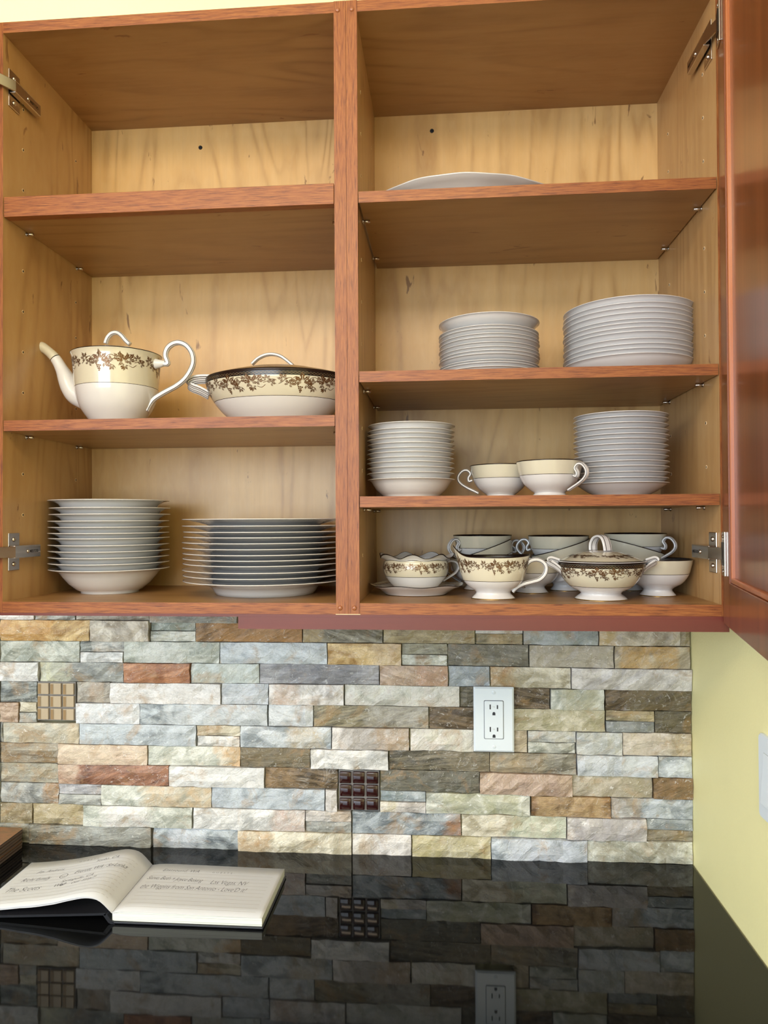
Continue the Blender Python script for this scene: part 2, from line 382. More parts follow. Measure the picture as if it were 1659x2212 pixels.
# (row, x0, x1, palette, angle of the streaks, proud mm, patch colour, patch from, patch to, half)
ST = [
 (0,0,74,'pnk',0,2),(0,76,162,'gry',0,1),(0,163,322,'grb',0,0),(0,324,514,'gry',0,5,None,0,0,'t'),(0,516,826,'gb2',0,0),(0,827,1026,'kha',0,0),(0,1027,1292,'blu',0,0),(0,1293,1491,'bei',0,0),
 (1,0,194,'gld',.25,3,(192,140,70),.0,.55),(1,196,323,'bei',.5,5),(1,324,422,'grn',0,-2,(140,152,146),0,1,'u'),(1,324,422,'pgr',0,0,None,0,0,'l'),(1,422,653,'brn',.6,1,(178,130,76),.2,1),(1,654,827,'gb2',.7,2,(188,160,110),.0,.2),(1,828,1026,'kha',0,1),
 (1,1027,1130,'wht',0,2,None,0,0,'u'),(1,1028,1129,'olv',.1,0,(196,176,140),.3,1,'l'),(1,1130,1293,'blu',.5,2,(150,160,162),0,1),(1,1294,1469,'bei',.4,3,(206,176,120),0,.2),(1,1470,1491,'kha',0,0),
 (2,0,172,'grn',.4,1),(2,172,267,'dgr',.2,0,(220,214,206),.3,1,'u'),(2,173,266,'wht',0,2,None,0,0,'l'),(2,267,475,'grn',.5,2,(220,220,214),.2,.6),(2,476,707,'blu',.5,3,(216,222,226),0,1),(2,708,867,'gld',.3,5,(228,206,172),.6,1),
 (2,868,967,'olv',.2,0,(176,176,160),0,1,'u'),(2,868,966,'pgr',.1,2,(160,128,90),.3,.6,'l'),(2,967,1142,'gb2',.35,0,(110,106,94),0,1),(2,1143,1326,'bei',.3,2,(176,168,152),0,1),(2,1327,1491,'tan',.7,3,(206,160,90),.1,.8),
 (3,0,84,'wht',0,4),(3,86,267,'gry',.3,1,(206,204,170),0,.3),(3,269,412,'org',.4,6),(3,413,560,'pgr',.8,2,(206,214,212),0,1),(3,560,819,'lav',.05,0,(120,120,128),.2,.8),(3,820,968,'ptn',.6,3,(196,156,130),.6,1),(3,969,1058,'blu',.1,0,(150,158,164),0,1),(3,1059,1233,'crm',.8,2,(176,136,88),0,.3),(3,1234,1494,'pnk',.6,5),
 (4,0,79,'dgr',.3,0),(4,165,238,'grb',.5,0,(176,150,124),.3,.8),(4,239,478,'pnk',.5,5,(230,228,228),0,1),(4,479,580,'blu',.4,2,(214,216,222),0,1),(4,581,743,'pnk',.6,4,(196,164,140),.1,.35),(4,745,993,'pgr',.7,1,(216,208,200),0,1),(4,994,1024,'dol',0,-1),
 (4,1106,1188,'dbr',.3,0),(4,1189,1305,'pgr',.7,4,(186,180,150),.2,.9),(4,1307,1494,'dbr',.4,1,(112,100,72),.3,1),
 (5,0,40,'ptn',0,3),(5,41,79,'crm',0,0,None,0,0,'u'),(5,41,79,'gry',0,1,None,0,0,'l'),(5,164,302,'blu',.3,3,(222,220,222),0,1),(5,303,578,'bl2',.6,3,(204,208,212),.2,1),(5,580,677,'blu',.3,2,(222,224,226),0,1),(5,677,926,'olv',.35,1,(176,172,164),.5,1),(5,927,1024,'dbr',.25,0),
 (5,1106,1307,'crm',.5,2,(166,160,124),0,1),(5,1309,1414,'olv',.2,1,(190,172,134),.2,1,'u'),(5,1309,1414,'gry',.1,1,(142,148,150),0,1,'l'),(5,1415,1494,'dol',.1,0,(96,86,58),0,1),
 (6,0,5,'gry',0,0),(6,6,171,'tan',.7,1,(176,176,164),0,.8),(6,172,424,'bl2',.3,3,(190,198,206),0,1),(6,425,519,'crm',.2,2,(170,140,100),0,.6,'u'),(6,426,518,'wht',0,1,None,0,0,'l'),(6,520,716,'blu',.7,4,(196,176,140),.55,.9),(6,717,884,'pnk',.6,5,(176,150,120),.6,1),(6,886,1024,'pnk',.8,2,(214,212,196),0,1),
 (6,1106,1139,'tan',.8,0),(6,1140,1244,'blu',.3,2,(196,192,176),0,1,'u'),(6,1140,1243,'pgr',.4,1,(150,150,140),.3,.9,'l'),(6,1245,1344,'blu',.8,4,(200,198,186),0,1),(6,1345,1494,'tan',.3,2,(214,204,192),0,.7),
 (7,0,125,'gb2',.1,0,(150,118,76),.0,1),(7,126,319,'ptn',.05,4,(214,196,172),0,1),(7,320,519,'pgr',.6,1,(206,160,100),.78,1),(7,519,670,'dol',.15,1,(130,114,84),0,1),(7,672,839,'wht',.3,6),(7,840,1058,'dol',.15,0,(134,122,98),.6,1),(7,1058,1245,'gb2',.5,1,(172,150,116),0,.6),(7,1246,1421,'blu',.5,5,(210,214,220),0,1),(7,1422,1495,'blu',.8,2),
 (8,0,125,'olv',.02,-1,(166,162,148),0,1),(8,126,365,'red',.5,3,(210,188,164),.0,.15),(8,366,572,'wht',.2,5,(214,214,214),0,1),(8,572,730,'dbr',.3,0,(146,118,82),0,.4),(8,821,1036,'dol',.05,0,(110,110,100),0,1),(8,1036,1236,'ptn',.9,5,(190,164,150),.2,.8),(8,1236,1410,'bei',.7,0,(170,160,132),0,1),(8,1411,1497,'dbr',.6,4,(150,116,76),0,1),
 (9,0,126,'gry',.4,0,(170,124,70),.8,1),(9,127,219,'lav',.1,1,None,0,0,'u'),(9,127,219,'gry',.2,2,None,0,0,'l'),(9,219,457,'pgr',.5,3,(204,176,138),.4,1),(9,457,702,'bl2',.6,2,(196,204,214),0,1),(9,703,729,'pnk',0,4),(9,821,920,'bl2',.2,0,(128,142,144),0,1,'u'),(9,821,920,'pnk',.2,3,(206,196,166),0,.4,'l'),
 (9,920,1145,'pgr',.2,3,(178,178,140),.2,.9),(9,1147,1319,'brn',.2,4,(196,166,122),.1,.9),(9,1320,1497,'blu',.5,1,(180,154,122),0,.35),
 (10,0,69,'kha',.1,1,(120,104,70),0,1),(10,70,180,'tan',.3,0,(166,148,104),0,1),(10,180,416,'pgr',.7,4,(226,220,218),.2,.6),(10,418,659,'wht',.5,3,(206,176,160),.75,1),(10,660,759,'pnk',.3,3,(196,170,140),.6,1,'u'),(10,660,759,'gry',.2,1,None,0,0,'l'),(10,761,996,'bl2',.4,1,(178,120,72),.88,1),
 (10,997,1223,'crm',.7,2,(196,206,184),.5,1),(10,1224,1396,'pnk',.5,6,(176,170,172),.1,.9),(10,1397,1497,'blu',.4,1,(140,146,146),0,1,'u'),(10,1397,1497,'gb2',.2,0,(150,132,98),0,1,'l'),
 (11,-60,62,'gb2',.2,0),(11,63,327,'gb2',.35,3,(166,168,164),.3,1),(11,330,514,'bl2',.6,0,(212,216,226),.2,.6),(11,514,760,'crm',.8,4,(196,158,112),.0,.25),(11,761,889,'pnk',.6,2,(224,214,196),0,.3),(11,890,1061,'crm',.6,3,(190,178,128),0,1),(11,1061,1268,'blu',.8,6,(206,210,222),.2,1),(11,1269,1497,'pgr',.9,2,(150,140,112),.1,.9),
]
# rows run on past the left edge of the picture
for r in range(0, 12): ST.append((r, -150, -1 if r not in (11,) else -61, random.choice(('pgr', 'gry', 'bei', 'blu')), .3, 2)); ST.append((r, -330, -151, random.choice(('wht', 'tan', 'bl2', 'bei')), .4, 3))
def stone_split(r, u):
    return (joint(r, u)+joint(r+1, u))/2
g = .0006
STY = dict(olv=1, dol=1, dbr=1, gb2=.9, brn=.8, red=.55, org=.5, rst=.6, lav=.7, kha=.5, dgr=.8, ptn=.5, tan=.35, gry=.4, grb=.4)
for spec in ST:
    r, u0, u1, pal, ang, proud = spec[:6]
    pc, p0, p1 = spec[6:9] if len(spec) > 8 else (None, 0, 0)
    half = spec[9] if len(spec) > 9 else ''
    xa, xb = at_y(u0, 1600, 0).x, at_y(u1, 1600, 0).x
    um = (u0+u1)/2
    def zz(u, top):
        t, b = joint(r, u), joint(r+1, u); md = (t+b)/2
        if half == 'u': b = md
        if half == 'l': t = md
        if half == 't': b = b-.004
        return min(t, ZBB-.0045) if top else b
    if u1 > 1480: xb = at_y(u1, 1600, 0).x+.001*random.random()
    w_ = xb-xa; nx = max(2, min(12, int(w_/.012))); ny = 3
    sd = random.uniform(0, 90)
    # vertical joints drift slightly with height, as in the photograph
    V = []; pmv = []
    for j in range(ny+1):
        for i in range(nx+1):
            fx, fz = i/nx, j/ny
            uu = u0+(u1-u0)*fx
            zt, zb = zz(uu, True), zz(uu, False)
            vmid = proj((0, 0, (zt+zb)/2))[1]
            xa_, xb_ = at_y(u0, vmid, 0).x+g, at_y(u1, vmid, 0).x-g
            x = xa_+(xb_-xa_)*fx; z = zb+g+(zt-zb-2*g)*fz
            edge = min(fx, 1-fx, fz, 1-fz)
            y = -proud*.0013-.0040*noise.noise(Vector((x*38+sd, sd, z*70)))-.002*noise.noise(Vector((x*120, sd, z*150)))
            if edge < .001:
                y += .0022; x += .0010*noise.noise(Vector((z*200, sd, x*90))); z += .0009*noise.noise(Vector((x*160, sd, 3)))
            V.append((x, min(y, .008), min(z, ZBB-.0045)))
            m = 0.0
            if pc is not None:
                m = max(0.0, min(1.0, 1-max(p0-fx, fx-p1, 0)*5))*.50
            pmv.append(m)
    F = [(j*(nx+1)+i, j*(nx+1)+i+1, (j+1)*(nx+1)+i+1, (j+1)*(nx+1)+i) for j in range(ny) for i in range(nx)]
    loop = [i for i in range(nx+1)]+[j*(nx+1)+nx for j in range(1, ny+1)]+[ny*(nx+1)+i for i in range(nx-1, -1, -1)]+[j*(nx+1) for j in range(ny-1, 0, -1)]
    base = len(V)
    for k in loop: V.append((V[k][0], .0195, V[k][2])); pmv.append(pmv[k])
    L = len(loop)
    F += [(loop[k], base+k, base+(k+1) % L, loop[(k+1) % L]) for k in range(L)]
    cx, cz = sum(v[0] for v in V)/len(V), sum(v[2] for v in V)/len(V)
    V = [(v[0]-cx, v[1], v[2]-cz) for v in V]
    me = pydata(V, F)
    A, B = PAL[pal]
    jit = random.uniform(-5, 5)
    A, B, pcx = [tuple(q+(sum(c)/3-q)*.10 for q in c) for c in (A, B, pc or B)]
    A = tuple(q*.87 for q in A); B = tuple(min(250, q*1.03) for q in B)
    cols = dict(ca=c_(*[max(0, q+jit) for q in A]), cb=c_(*[min(255, q+jit) for q in B]), cc=c_(*pcx))
    for nme, cval in cols.items():
        a = me.attributes.new(nme, 'FLOAT_COLOR', 'POINT'); a.data.foreach_set('color', list(cval)*len(V))
    a = me.attributes.new('pm', 'FLOAT', 'POINT'); a.data.foreach_set('value', pmv)
    a = me.attributes.new('ang', 'FLOAT', 'POINT'); a.data.foreach_set('value', [ang*random.choice((.75, .75, -.5, .4))]*len(V))
    a = me.attributes.new('sty', 'FLOAT', 'POINT'); a.data.foreach_set('value', [STY.get(pal, .12)]*len(V))
    link('stone', me, 'stone', wb, False, (cx, 0, cz))
def mosaic(u0, v0, u1, v1, mat, side):
    a, b = at_y(u0, v0, 0), at_y(u1, v1, 0)
    box('mosaic_grout', a.x-.0005, b.x+.0005, .002, .0195, b.z-.0005, a.z+.0005, 'grout', wb)
    tw = (b.x-a.x)/3; th = (a.z-b.z)/3
    for i in range(3):
        for j in range(3):
            x0 = a.x+tw*i+.0016+random.uniform(-.0005, .0005); z0 = b.z+th*j+.0016+random.uniform(-.0005, .0005)
            bm = bmesh.new(); bxm(bm, x0, x0+tw-.0032, -.0022-random.random()*.001, .010, z0, z0+th-.0032, 0, .0009 if side else .0015)
            if side: bxm(bm, x0+.001, x0+tw*.27, -.0036, -.0015, z0+.001, z0+th-.0042, 1, .0003)
            bmo('mosaic_tile', bm, [mat, side] if side else mat, wb, not side)
mosaic(732, 1664, 819, 1751.5, 'redglass', None)
mosaic(81, 1473, 162, 1557, 'tanglass', 'tanside')
# ------------------------------------------------------------------ worktop and base cabinet
ct = box('countertop', -1.9, XW-.0015, -.64, .0195, -.03, 0, 'granite', None, .002)
tag(ct, 'polished black granite worktop below the stone backsplash, mirroring it', 'worktop')
bc = empty('base_cabinet', (-.7, -.3, -.914), 'brown wooden base cabinet carrying the black worktop', 'cabinet')
def pbox(name, parent, x0, x1, y0, y1, z0, z1, mats, **k):
    l = parent.location if parent.parent is None else parent.parent.location+parent.location
    return box(name, x0-l.x, x1-l.x, y0-l.y, y1-l.y, z0-l.z, z1-l.z, mats, parent, **k)
pbox('body', bc, -1.88, XW-.002, -.60, .018, -.81, -.0305, 'door')
pbox('plinth', bc, -1.88, XW-.002, -.54, .018, -.913, -.811, 'rail')
for i in range(5):
    d = pbox('door', bc, -1.87+i*.46, -1.87+i*.46+.45, -.62, -.601, -.79, -.05, 'door', bev=.002)
# ------------------------------------------------------------------ wall cabinet
CB = empty('wall_cabinet', (0, -.13, ZBB-.004), 'open wooden wall cabinet with maple inside and china on its shelves', 'cabinet')
def cb(name, x0, x1, y0, y1, z0, z1, mats, **k): return pbox(name, CB, x0, x1, y0, y1, z0, z1, mats, **k)
cb('side_panel', XL-.017, XL, YF, .0195, ZBB, ZTT, ['maple_s_shaded', 'oak_v'], front=1)
cb('side_panel', XR, XR+.017, YF, .0195, ZBB, ZTT, ['maple_s_shaded', 'oak_v'], front=1)
cb('top_panel', XL, XR, YF, .0195, ZT, ZTT, ['maple_h_shaded', 'oak_h'], front=1)
cb('bottom_panel', XL, S1, YF, .0195, ZBB, ZB, ['maple_h_shaded', 'oak_h'], front=1)
cb('bottom_panel', S2, XR, YF, .0195, ZBB, ZB, ['maple_h_shaded', 'oak_h'], front=1)
cb('bottom_panel', S1, S2, YF+.001, .0195, ZBB, ZB, ['maple_h_shaded', 'oak_h'], front=1)
cb('back_panel', XL, (S1+S2)/2, YB, .0195, ZB, ZT, 'maple_v')
cb('back_panel', (S1+S2)/2, XR, YB, .0195, ZB, ZT, 'maple_v')
cb('divider', S1+.001, S2-.001, YF+.004, YB, ZB, ZT, 'maple_s_shaded')
# centre stile: two upright strips side by side, a plugged screw at each end
xm = (S1+S2)/2+.0006
cb('centre_stile', S1, xm-.0002, YF-.0012, YF+.0038, ZBB+.001, ZTT, 'oak_v')
cb('centre_stile', xm+.0002, S2, YF-.0012, YF+.0038, ZBB+.001, ZTT, 'oak_v')
for x in (S1+.006, S2-.0075):
    for z in (ZBB+.0095, ZTT-.0135):
        me = lathe([(0, .0022, 0), (.0022, .0018, 0), (.0034, .0008, 0), (.0036, 0, 0)], 20)
        o = link('screw_plug', me, 'plug', CB, True); o.rotation_euler = (R(90), 0, 0); o.location = Vector((x, YF-.0012, z))-CB.location
cb('bottom_skin', XL-.017, XR+.017, YF-.0008, .0195, ZBB-.004, ZBB, 'rail')
cb('light_rail', -.3027, .397, YF-.0012, YF+.018, .4497, ZBB-.004, 'rail')
cb('veneer_sliver', S1-.0005, S2+.0012, YF-.0016, YF-.0008, ZBB-.0001, ZBB+.0009, 'raw')
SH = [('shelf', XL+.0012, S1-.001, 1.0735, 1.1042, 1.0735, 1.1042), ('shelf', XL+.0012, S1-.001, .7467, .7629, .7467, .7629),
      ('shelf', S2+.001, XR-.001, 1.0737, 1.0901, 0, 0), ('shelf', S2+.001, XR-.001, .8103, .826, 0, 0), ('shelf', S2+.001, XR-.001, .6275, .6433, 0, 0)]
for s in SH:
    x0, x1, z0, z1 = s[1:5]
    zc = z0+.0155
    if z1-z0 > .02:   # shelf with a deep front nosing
        cb('shelf', x0, x1, YF+.016, YB-.001, z0+.001, z0+.0165, ['maple_h_shaded', 'oak_h'])
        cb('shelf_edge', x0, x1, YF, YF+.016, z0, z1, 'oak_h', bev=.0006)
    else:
        cb('shelf', x0+.0016, x1-.0016, YF+.0012, YB-.001, z0, z1, ['maple_h_shaded', 'oak_h'])
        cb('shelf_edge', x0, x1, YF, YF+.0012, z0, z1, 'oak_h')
    for y in (-.213, -.050):
        for x, sg in ((x0-.0012, 1), (x1+.001, -1)):
            bm = bmesh.new()
            bmesh.ops.create_cone(bm, cap_ends=True, segments=12, radius1=.0024, radius2=.0024, depth=.012, matrix=Matrix.Translation((sg*.006, 0, -.0028)) @ Matrix.Rotation(PI/2, 4, 'Y'))
            bmesh.ops.create_cone(bm, cap_ends=True, segments=12, radius1=.0034, radius2=.0034, depth=.0015, matrix=Matrix.Translation((sg*.001, 0, -.0028)) @ Matrix.Rotation(PI/2, 4, 'Y'))
            bmo('shelf_pin', bm, 'nickel', CB, True, Vector((x, y, z0))-CB.location)
# rows of pin holes in the sides
def holes(x, sg, skip):
    for y in (-.2215, -.052):
        for k in range(0, 12):
            z = .555+.0648*k
            if z > 1.29 or any(abs(z-q) < .012 for q in skip): continue
            me = lathe([(0, .0001, 0), (.0019, .0002, 0), (.0019, .0004, 1), (.0026, .0005, 1), (.0028, 0, 1)], 12)
            o = link('pin_hole', me, ['hole', 'raw'], CB); o.rotation_euler = (0, R(90*sg), 0); o.location = Vector((x, y, z))-CB.location
holes(XL, 1, (1.075, .748)); holes(XR, -1, (1.075, .81, .627)); holes(S2-.001, 1, (1.075, .81, .627))
for (x, z) in ((-.454, 1.3144), (-.0174, 1.3252)):
    me = lathe([(0, .0006, 0), (.0012, .0006, 0), (.0014, .002, 0), (.0034, .0016, 0), (.0038, 0, 0)], 20)
    o = link('back_screw', me, 'blackscrew', CB, True); o.rotation_euler = (R(90), 0, 0); o.location = Vector((x, YB, z))-CB.location
# doors
def door(px, py, ang, wdt, z0, z1, sgn):
    """hinge corner of the inner face at px,py; the door runs towards the camera; sgn=+1 thickness to +x"""
    e = bpy.data.objects.new('door', None); COL.objects.link(e); e.parent = CB; e.empty_display_size = .02
    e.location = Vector((px, py, z0))-CB.location; e.rotation_euler = (0, 0, ang)
    th = .019; h = z1-z0; sw = .052; rw = .060
    X = lambda a, b: (a, b) if sgn > 0 else (-b, -a)
    def bb(name, t0, t1, d0, d1, za, zb, m, bev=0.0):
        x0, x1 = X(d0, d1); return box(name, x0, x1, -t1, -t0, za, zb, m, e, bev)
    bb('stile', 0, sw, 0, th, 0, h, 'door', .0012); bb('stile', wdt-sw, wdt, 0, th, 0, h, 'door', .0012)
    bb('rail', sw, wdt-sw, 0, th, 0, rw, 'door', .0008); bb('rail', sw, wdt-sw, 0, th, h-rw, h, 'door', .0008)
    for (t0, t1, za, zb) in ((sw, sw+.007, rw, h-rw), (wdt-sw-.007, wdt-sw, rw, h-rw)): bb('bead', t0, t1, .0015, th-.003, za, zb, 'bead', .002)
    for (za, zb) in ((rw, rw+.007), (h-rw-.007, h-rw)): bb('bead', sw, wdt-sw, .0015, th-.003, za, zb, 'bead', .002)
    bb('panel', sw+.003, wdt-sw-.003, .0065, .0125, rw+.003, h-rw-.003, 'door')
    return e
door(XR+.0012, -.2790, -R(11.9), .505, .4625, 1.400, 1)
door(XL-.0065, -.2790, R(-14), .505, .4625, 1.3950, -1)
# hinges
def hinge(x, sg, zc, ang):
    e = bpy.data.objects.new('hinge', None); COL.objects.link(e); e.parent = CB; e.empty_display_size = .01
    e.location = Vector((x, -.2475, zc))-CB.location
    def hb(name, x0, x1, y0, y1, z0, z1, m, bev=.0006, mat=None):
        if sg < 0: x0, x1 = -x1, -x0
        return box(name, x0, x1, y0, y1, z0, z1, m, e, bev, mat=mat)
    hb('mounting_plate', 0, .0022, -.0155, .0135, -.029, .029, 'nickel', .0009)
    for z in (-.019, .019):
        me = lathe([(0, .0006, 1), (.0012, .0008, 0), (.0016, .0022, 0), (.0030, .0020, 0), (.0036, 0, 0)], 18)
        o = link('hinge_screw', me, ['nickel', 'darknickel'], e, True); o.rotation_euler = (0, R(90*sg), 0); o.location = (sg*.0022, -.002, z)
    hb('hinge_base', .0022, .009, -.012, .057, -.0075, .0075, 'darknickel', .0012)
    hb('hinge_arm', .009, .0125, -.016, .0565, -.0092, .0092, 'nickel', .0012)
    hb('hinge_side', .004, .0125, -.016, .056, -.0096, -.0084, 'nickel', .0004); hb('hinge_side', .004, .0125, -.016, .056, .0084, .0096, 'nickel', .0004)
    me = lathe([(0, .0005, 0), (.0010, .0007, 0), (.0013, .0016, 0), (.0028, .0014, 0), (.0031, 0, 0)], 16)
    o = link('hinge_screw', me, 'nickel', e, True); o.rotation_euler = (0, R(90*sg), 0); o.location = (sg*.0125, .020, 0)
    # link arm from the hinge body to the cup in the door
    a, b = Vector((.012, -.014, 0)), (Vector((-.0075, -.0475, 0)) if sg > 0 else Vector((.0035, -.0465, 0)))
    d = (b-a); L = d.length; an = math.atan2(d.y, d.x)
    mm = Matrix.Translation((a+b)/2) @ Matrix.Rotation(an, 4, 'Z')
    if sg < 0: mm = Matrix.Scale(-1, 4, (1, 0, 0)) @ mm
    bm = bmesh.new(); bxm(bm, -L/2, L/2, -.0012, .0012, -.0085, .0085, 0, .0005, mat=mm)
    bmo('link_arm', bm, 'nickel', e)
    V, F = text_mesh('MERTOD', .0062, offset=.0001)
    if sg > 0: V = [Vector((.01262, .024+v.x, v.y-.0022)) for v in V]
    else: V = [Vector((-.01262, .052-v.x, v.y-.0022)) for v in V]
    link('embossed_lettering', pydata(V, F), 'darknickel', e)
    return e
hinge(XL, 1, .5625, 0); hinge(XL, 1, 1.2810, 0); hinge(XR, -1, .5600, 0); hinge(XR, -1, 1.2950, 0)
# cups of the hinges let into the doors
for (x, ang, sgn, dz) in ((XR+.0012, -R(11.9), -1, (.5600, 1.295)), (XL-.0065, R(-14), 1, (.5625, 1.281))):
    for z in dz:
        e = bpy.data.objects.new('hinge_cup', None); COL.objects.link(e); e.parent = CB; e.location = Vector((x, -.2790, z))-CB.location; e.rotation_euler = (0, 0, ang)
        for nm, d0, d1, t0, t1, h_, m in (('cup_flange', 0, .0024, .006, .029, .0305, 'nickel'), ('cup_well', .0024, .0036, .010, .026, .016, 'darknickel')):
            x0, x1 = (-d1, -d0) if sgn < 0 else (d0, d1)
            box(nm, x0, x1, -t1, -t0, -h_, h_, m, e, .0007)
        for zz_ in (-.024, .024):
            me = lathe([(0, .0014, 0), (.0024, .0008, 0), (.0028, 0, 0)], 14); o = link('flange_screw', me, 'nickel', e, True)
            o.rotation_euler = (0, R(90*sgn), 0); o.location = (sgn*.0024, -.0175, zz_)
# ------------------------------------------------------------------ outlet and switch
pc_ = at_y(1066.5, 1553.5, -.010)
OU = empty('power_outlet', (pc_.x, -.0085, pc_.z), 'white double power outlet with screwed plate on the stone backsplash', 'outlet')
def rrect(w, h, r, n=4):
    P = []
    for cx, cz, a0 in ((w/2-r, h/2-r, 0), (-w/2+r, h/2-r, 90), (-w/2+r, -h/2+r, 180), (w/2-r, -h/2+r, 270)):
        for k in range(n+1): a = R(a0+90*k/n); P.append((cx+r*math.cos(a), cz+r*math.sin(a)))
    return P
def slab(P, y0, y1, inset=0.0, drop=0.0):
    """extruded outline in xz from y0 (back) to y1 (front), front edge inset"""
    n = len(P); cx = sum(p[0] for p in P)/n; cz = sum(p[1] for p in P)/n
    def ins(p, d):
        return (p[0]-math.copysign(min(d, abs(p[0]-cx)), p[0]-cx), p[1]-math.copysign(min(d, abs(p[1]-cz)), p[1]-cz))
    V = [(p[0], y0, p[1]) for p in P]+[(p[0], y1+drop, p[1]) for p in P]+[(ins(p, inset)[0], y1, ins(p, inset)[1]) for p in P]
    F = [tuple(range(n-1, -1, -1)), tuple(2*n+k for k in range(n))]
    for q in range(2): F += [(q*n+k, q*n+(k+1) % n, (q+1)*n+(k+1) % n, (q+1)*n+k) for k in range(n)]
    return pydata(V, F)
def outlet_plate(parent):
    link('cover_plate', slab(rrect(.0715, .1155, .0012, 2), .0, -.0055, .0030, .0025), 'plastic', parent)
outlet_plate(OU)
link('insert_gap', slab(rrect(.0350, .0690, .0025), -.005, -.00562), 'slot', OU)
ins = link('socket_insert', slab(rrect(.0332, .0672, .0022), -.005, -.0072, .0008, .0008), 'plastic', OU)
for dz in (.0196, -.0202):
    for dx, hh in ((-.0065, .0086), (.0063, .0068)):
        box('slot', dx-.0011, dx+.0011, -.0075, -.0070, dz+.0035-hh/2, dz+.0035+hh/2, 'slot', ins)
    P = [(-.0026, -.0026), (.0026, -.0026), (.0026, .0006)]+[(.0026*math.cos(R(a)), .0006+.0026*math.sin(R(a))) for a in range(20, 180, 20)]+[(-.0026, .0006)]
    link('ground_hole', slab([(p[0], p[1]+dz-.0086) for p in P], -.0070, -.0075), 'slot', ins)
    V, F = text_mesh('TR', .0042); link('moulded_letters', pydata([(v.x-.0028, -.00742, v.y+dz+.002) for v in V], F), 'greyprint', ins)
for dz in (.0483, -.0483):
    me = lathe([(0, .0008, 0), (.0026, .0007, 0), (.0034, .0002, 0), (.0035, 0, 0)], 20)
    sc = link('plate_screw', me, 'plastic', OU, True); sc.rotation_euler = (R(90), 0, 0); sc.location = (0, -.0055, dz)
    box('screw_slot', -.0030, .0030, -.00635, -.0062, dz-.0004, dz+.0004, 'greyprint', OU)
SW = empty('light_switch', (XW, -.288-.035, .2577), 'white rocker light switch plate on the yellow right wall', 'switch')
def swslab(name, w, h, r, d0, d1, inset, drop, mat, dz=0.0):
    me = slab(rrect(w, h, r, 5), -d0, -d1, inset, drop)
    for v in me.vertices:
        x, y, z = v.co; v.co = (y, x, z+dz)
    me.flip_normals()
    return link(name, me, mat, SW)
swslab('cover_plate', .070, .1145, .006, 0, .006, .0016, .002, 'plastic')
swslab('rocker_gap', .0350, .0690, .001, .0055, .0061, 0, 0, 'greyprint')
# rocker tilted in at the top
V = [(-.006, -.0166, -.0335), (-.006, .0166, -.0335), (-.006, .0166, .0335), (-.006, -.0166, .0335), (-.0115, -.016, -.033), (-.0115, .016, -.033), (-.0068, .016, .033), (-.0068, -.016, .033)]
link('rocker', pydata(V, [(0, 1, 2, 3), (4, 7, 6, 5), (0, 4, 5, 1), (1, 5, 6, 2), (2, 6, 7, 3), (3, 7, 4, 0)]), 'plastic', SW)
# ------------------------------------------------------------------ china: plates and bowls
def rim_z(cx, cy, rr, v):
    d = Vector((CAM.x-cx, CAM.y-cy)).normalized(); px, py = cx+rr*d.x, cy+rr*d.y
    lo, hi = .3, 1.5
    for _ in range(40):
        m = (lo+hi)/2
        if proj((px, py, m))[1] > v: lo = m
        else: hi = m
    return m
def plate_mesh(Rr, H, kind):
    t = .0028
    if kind == 'plate':   # low dish: flat floor, short wall, wide nearly flat rim
        o = [(.60, 0), (.61, .0005), (.630, .22*H), (.655, .44*H), (.70, .62*H), (.80, .78*H), (.90, .89*H), (.985, .985*H)]
    elif kind == 'saucer':
        o = [(.56, 0), (.57, .0005), (.60, .10*H+.001), (.72, .36*H), (.84, .64*H), (.93, .85*H), (.985, .985*H)]
    elif kind == 'coupe':  # salad plate: smooth upturned rim
        o = [(.62, 0), (.63, .0005), (.66, .14*H+.0005), (.80, .42*H), (.90, .66*H), (.96, .84*H), (.99, .985*H)]
    elif kind == 'soup':   # rimmed bowl
        o = [(.47, 0), (.485, .0008), (.475, .07*H), (.56, .16*H), (.68, .40*H), (.775, .68*H), (.83, .86*H), (.90, .945*H), (.985, .985*H)]
    else:                  # fruit bowl
        o = [(.60, 0), (.61, .0008), (.60, .06*H), (.70, .22*H), (.80, .46*H), (.87, .72*H), (.91, .88*H), (.95, .95*H), (.985, .985*H)]
    foot = o[0][0]*Rr
    prof = [(0, .0022, 0), (foot-.004, .0022, 0), (foot-.003, 0, 0)]+[(a*Rr, b, 0) for a, b in o]
    prof += [(Rr, H-.0006, 0), (Rr, H+.0003, 0), (Rr-.0004, H+.0006, 1), (Rr-.0014, H+.0005, 0)]
    inner = [(a*Rr-(.001 if a > .9 else .002), b+t, 0) for a, b in reversed(o[3:-1])]
    prof += inner+[(foot*.9, .0022+t*.75, 0), (0, .0022+t*.7, 0)]
    return lathe(prof, 72)
ORD = ['topmost', 'second from the top', 'third from the top', 'fourth from the top', 'fifth from the top', 'sixth from the top', 'seventh from the top', 'eighth from the top', 'ninth from the top', 'tenth from the top', 'eleventh from the top', 'twelfth from the top', 'thirteenth from the top', 'fourteenth from the top']
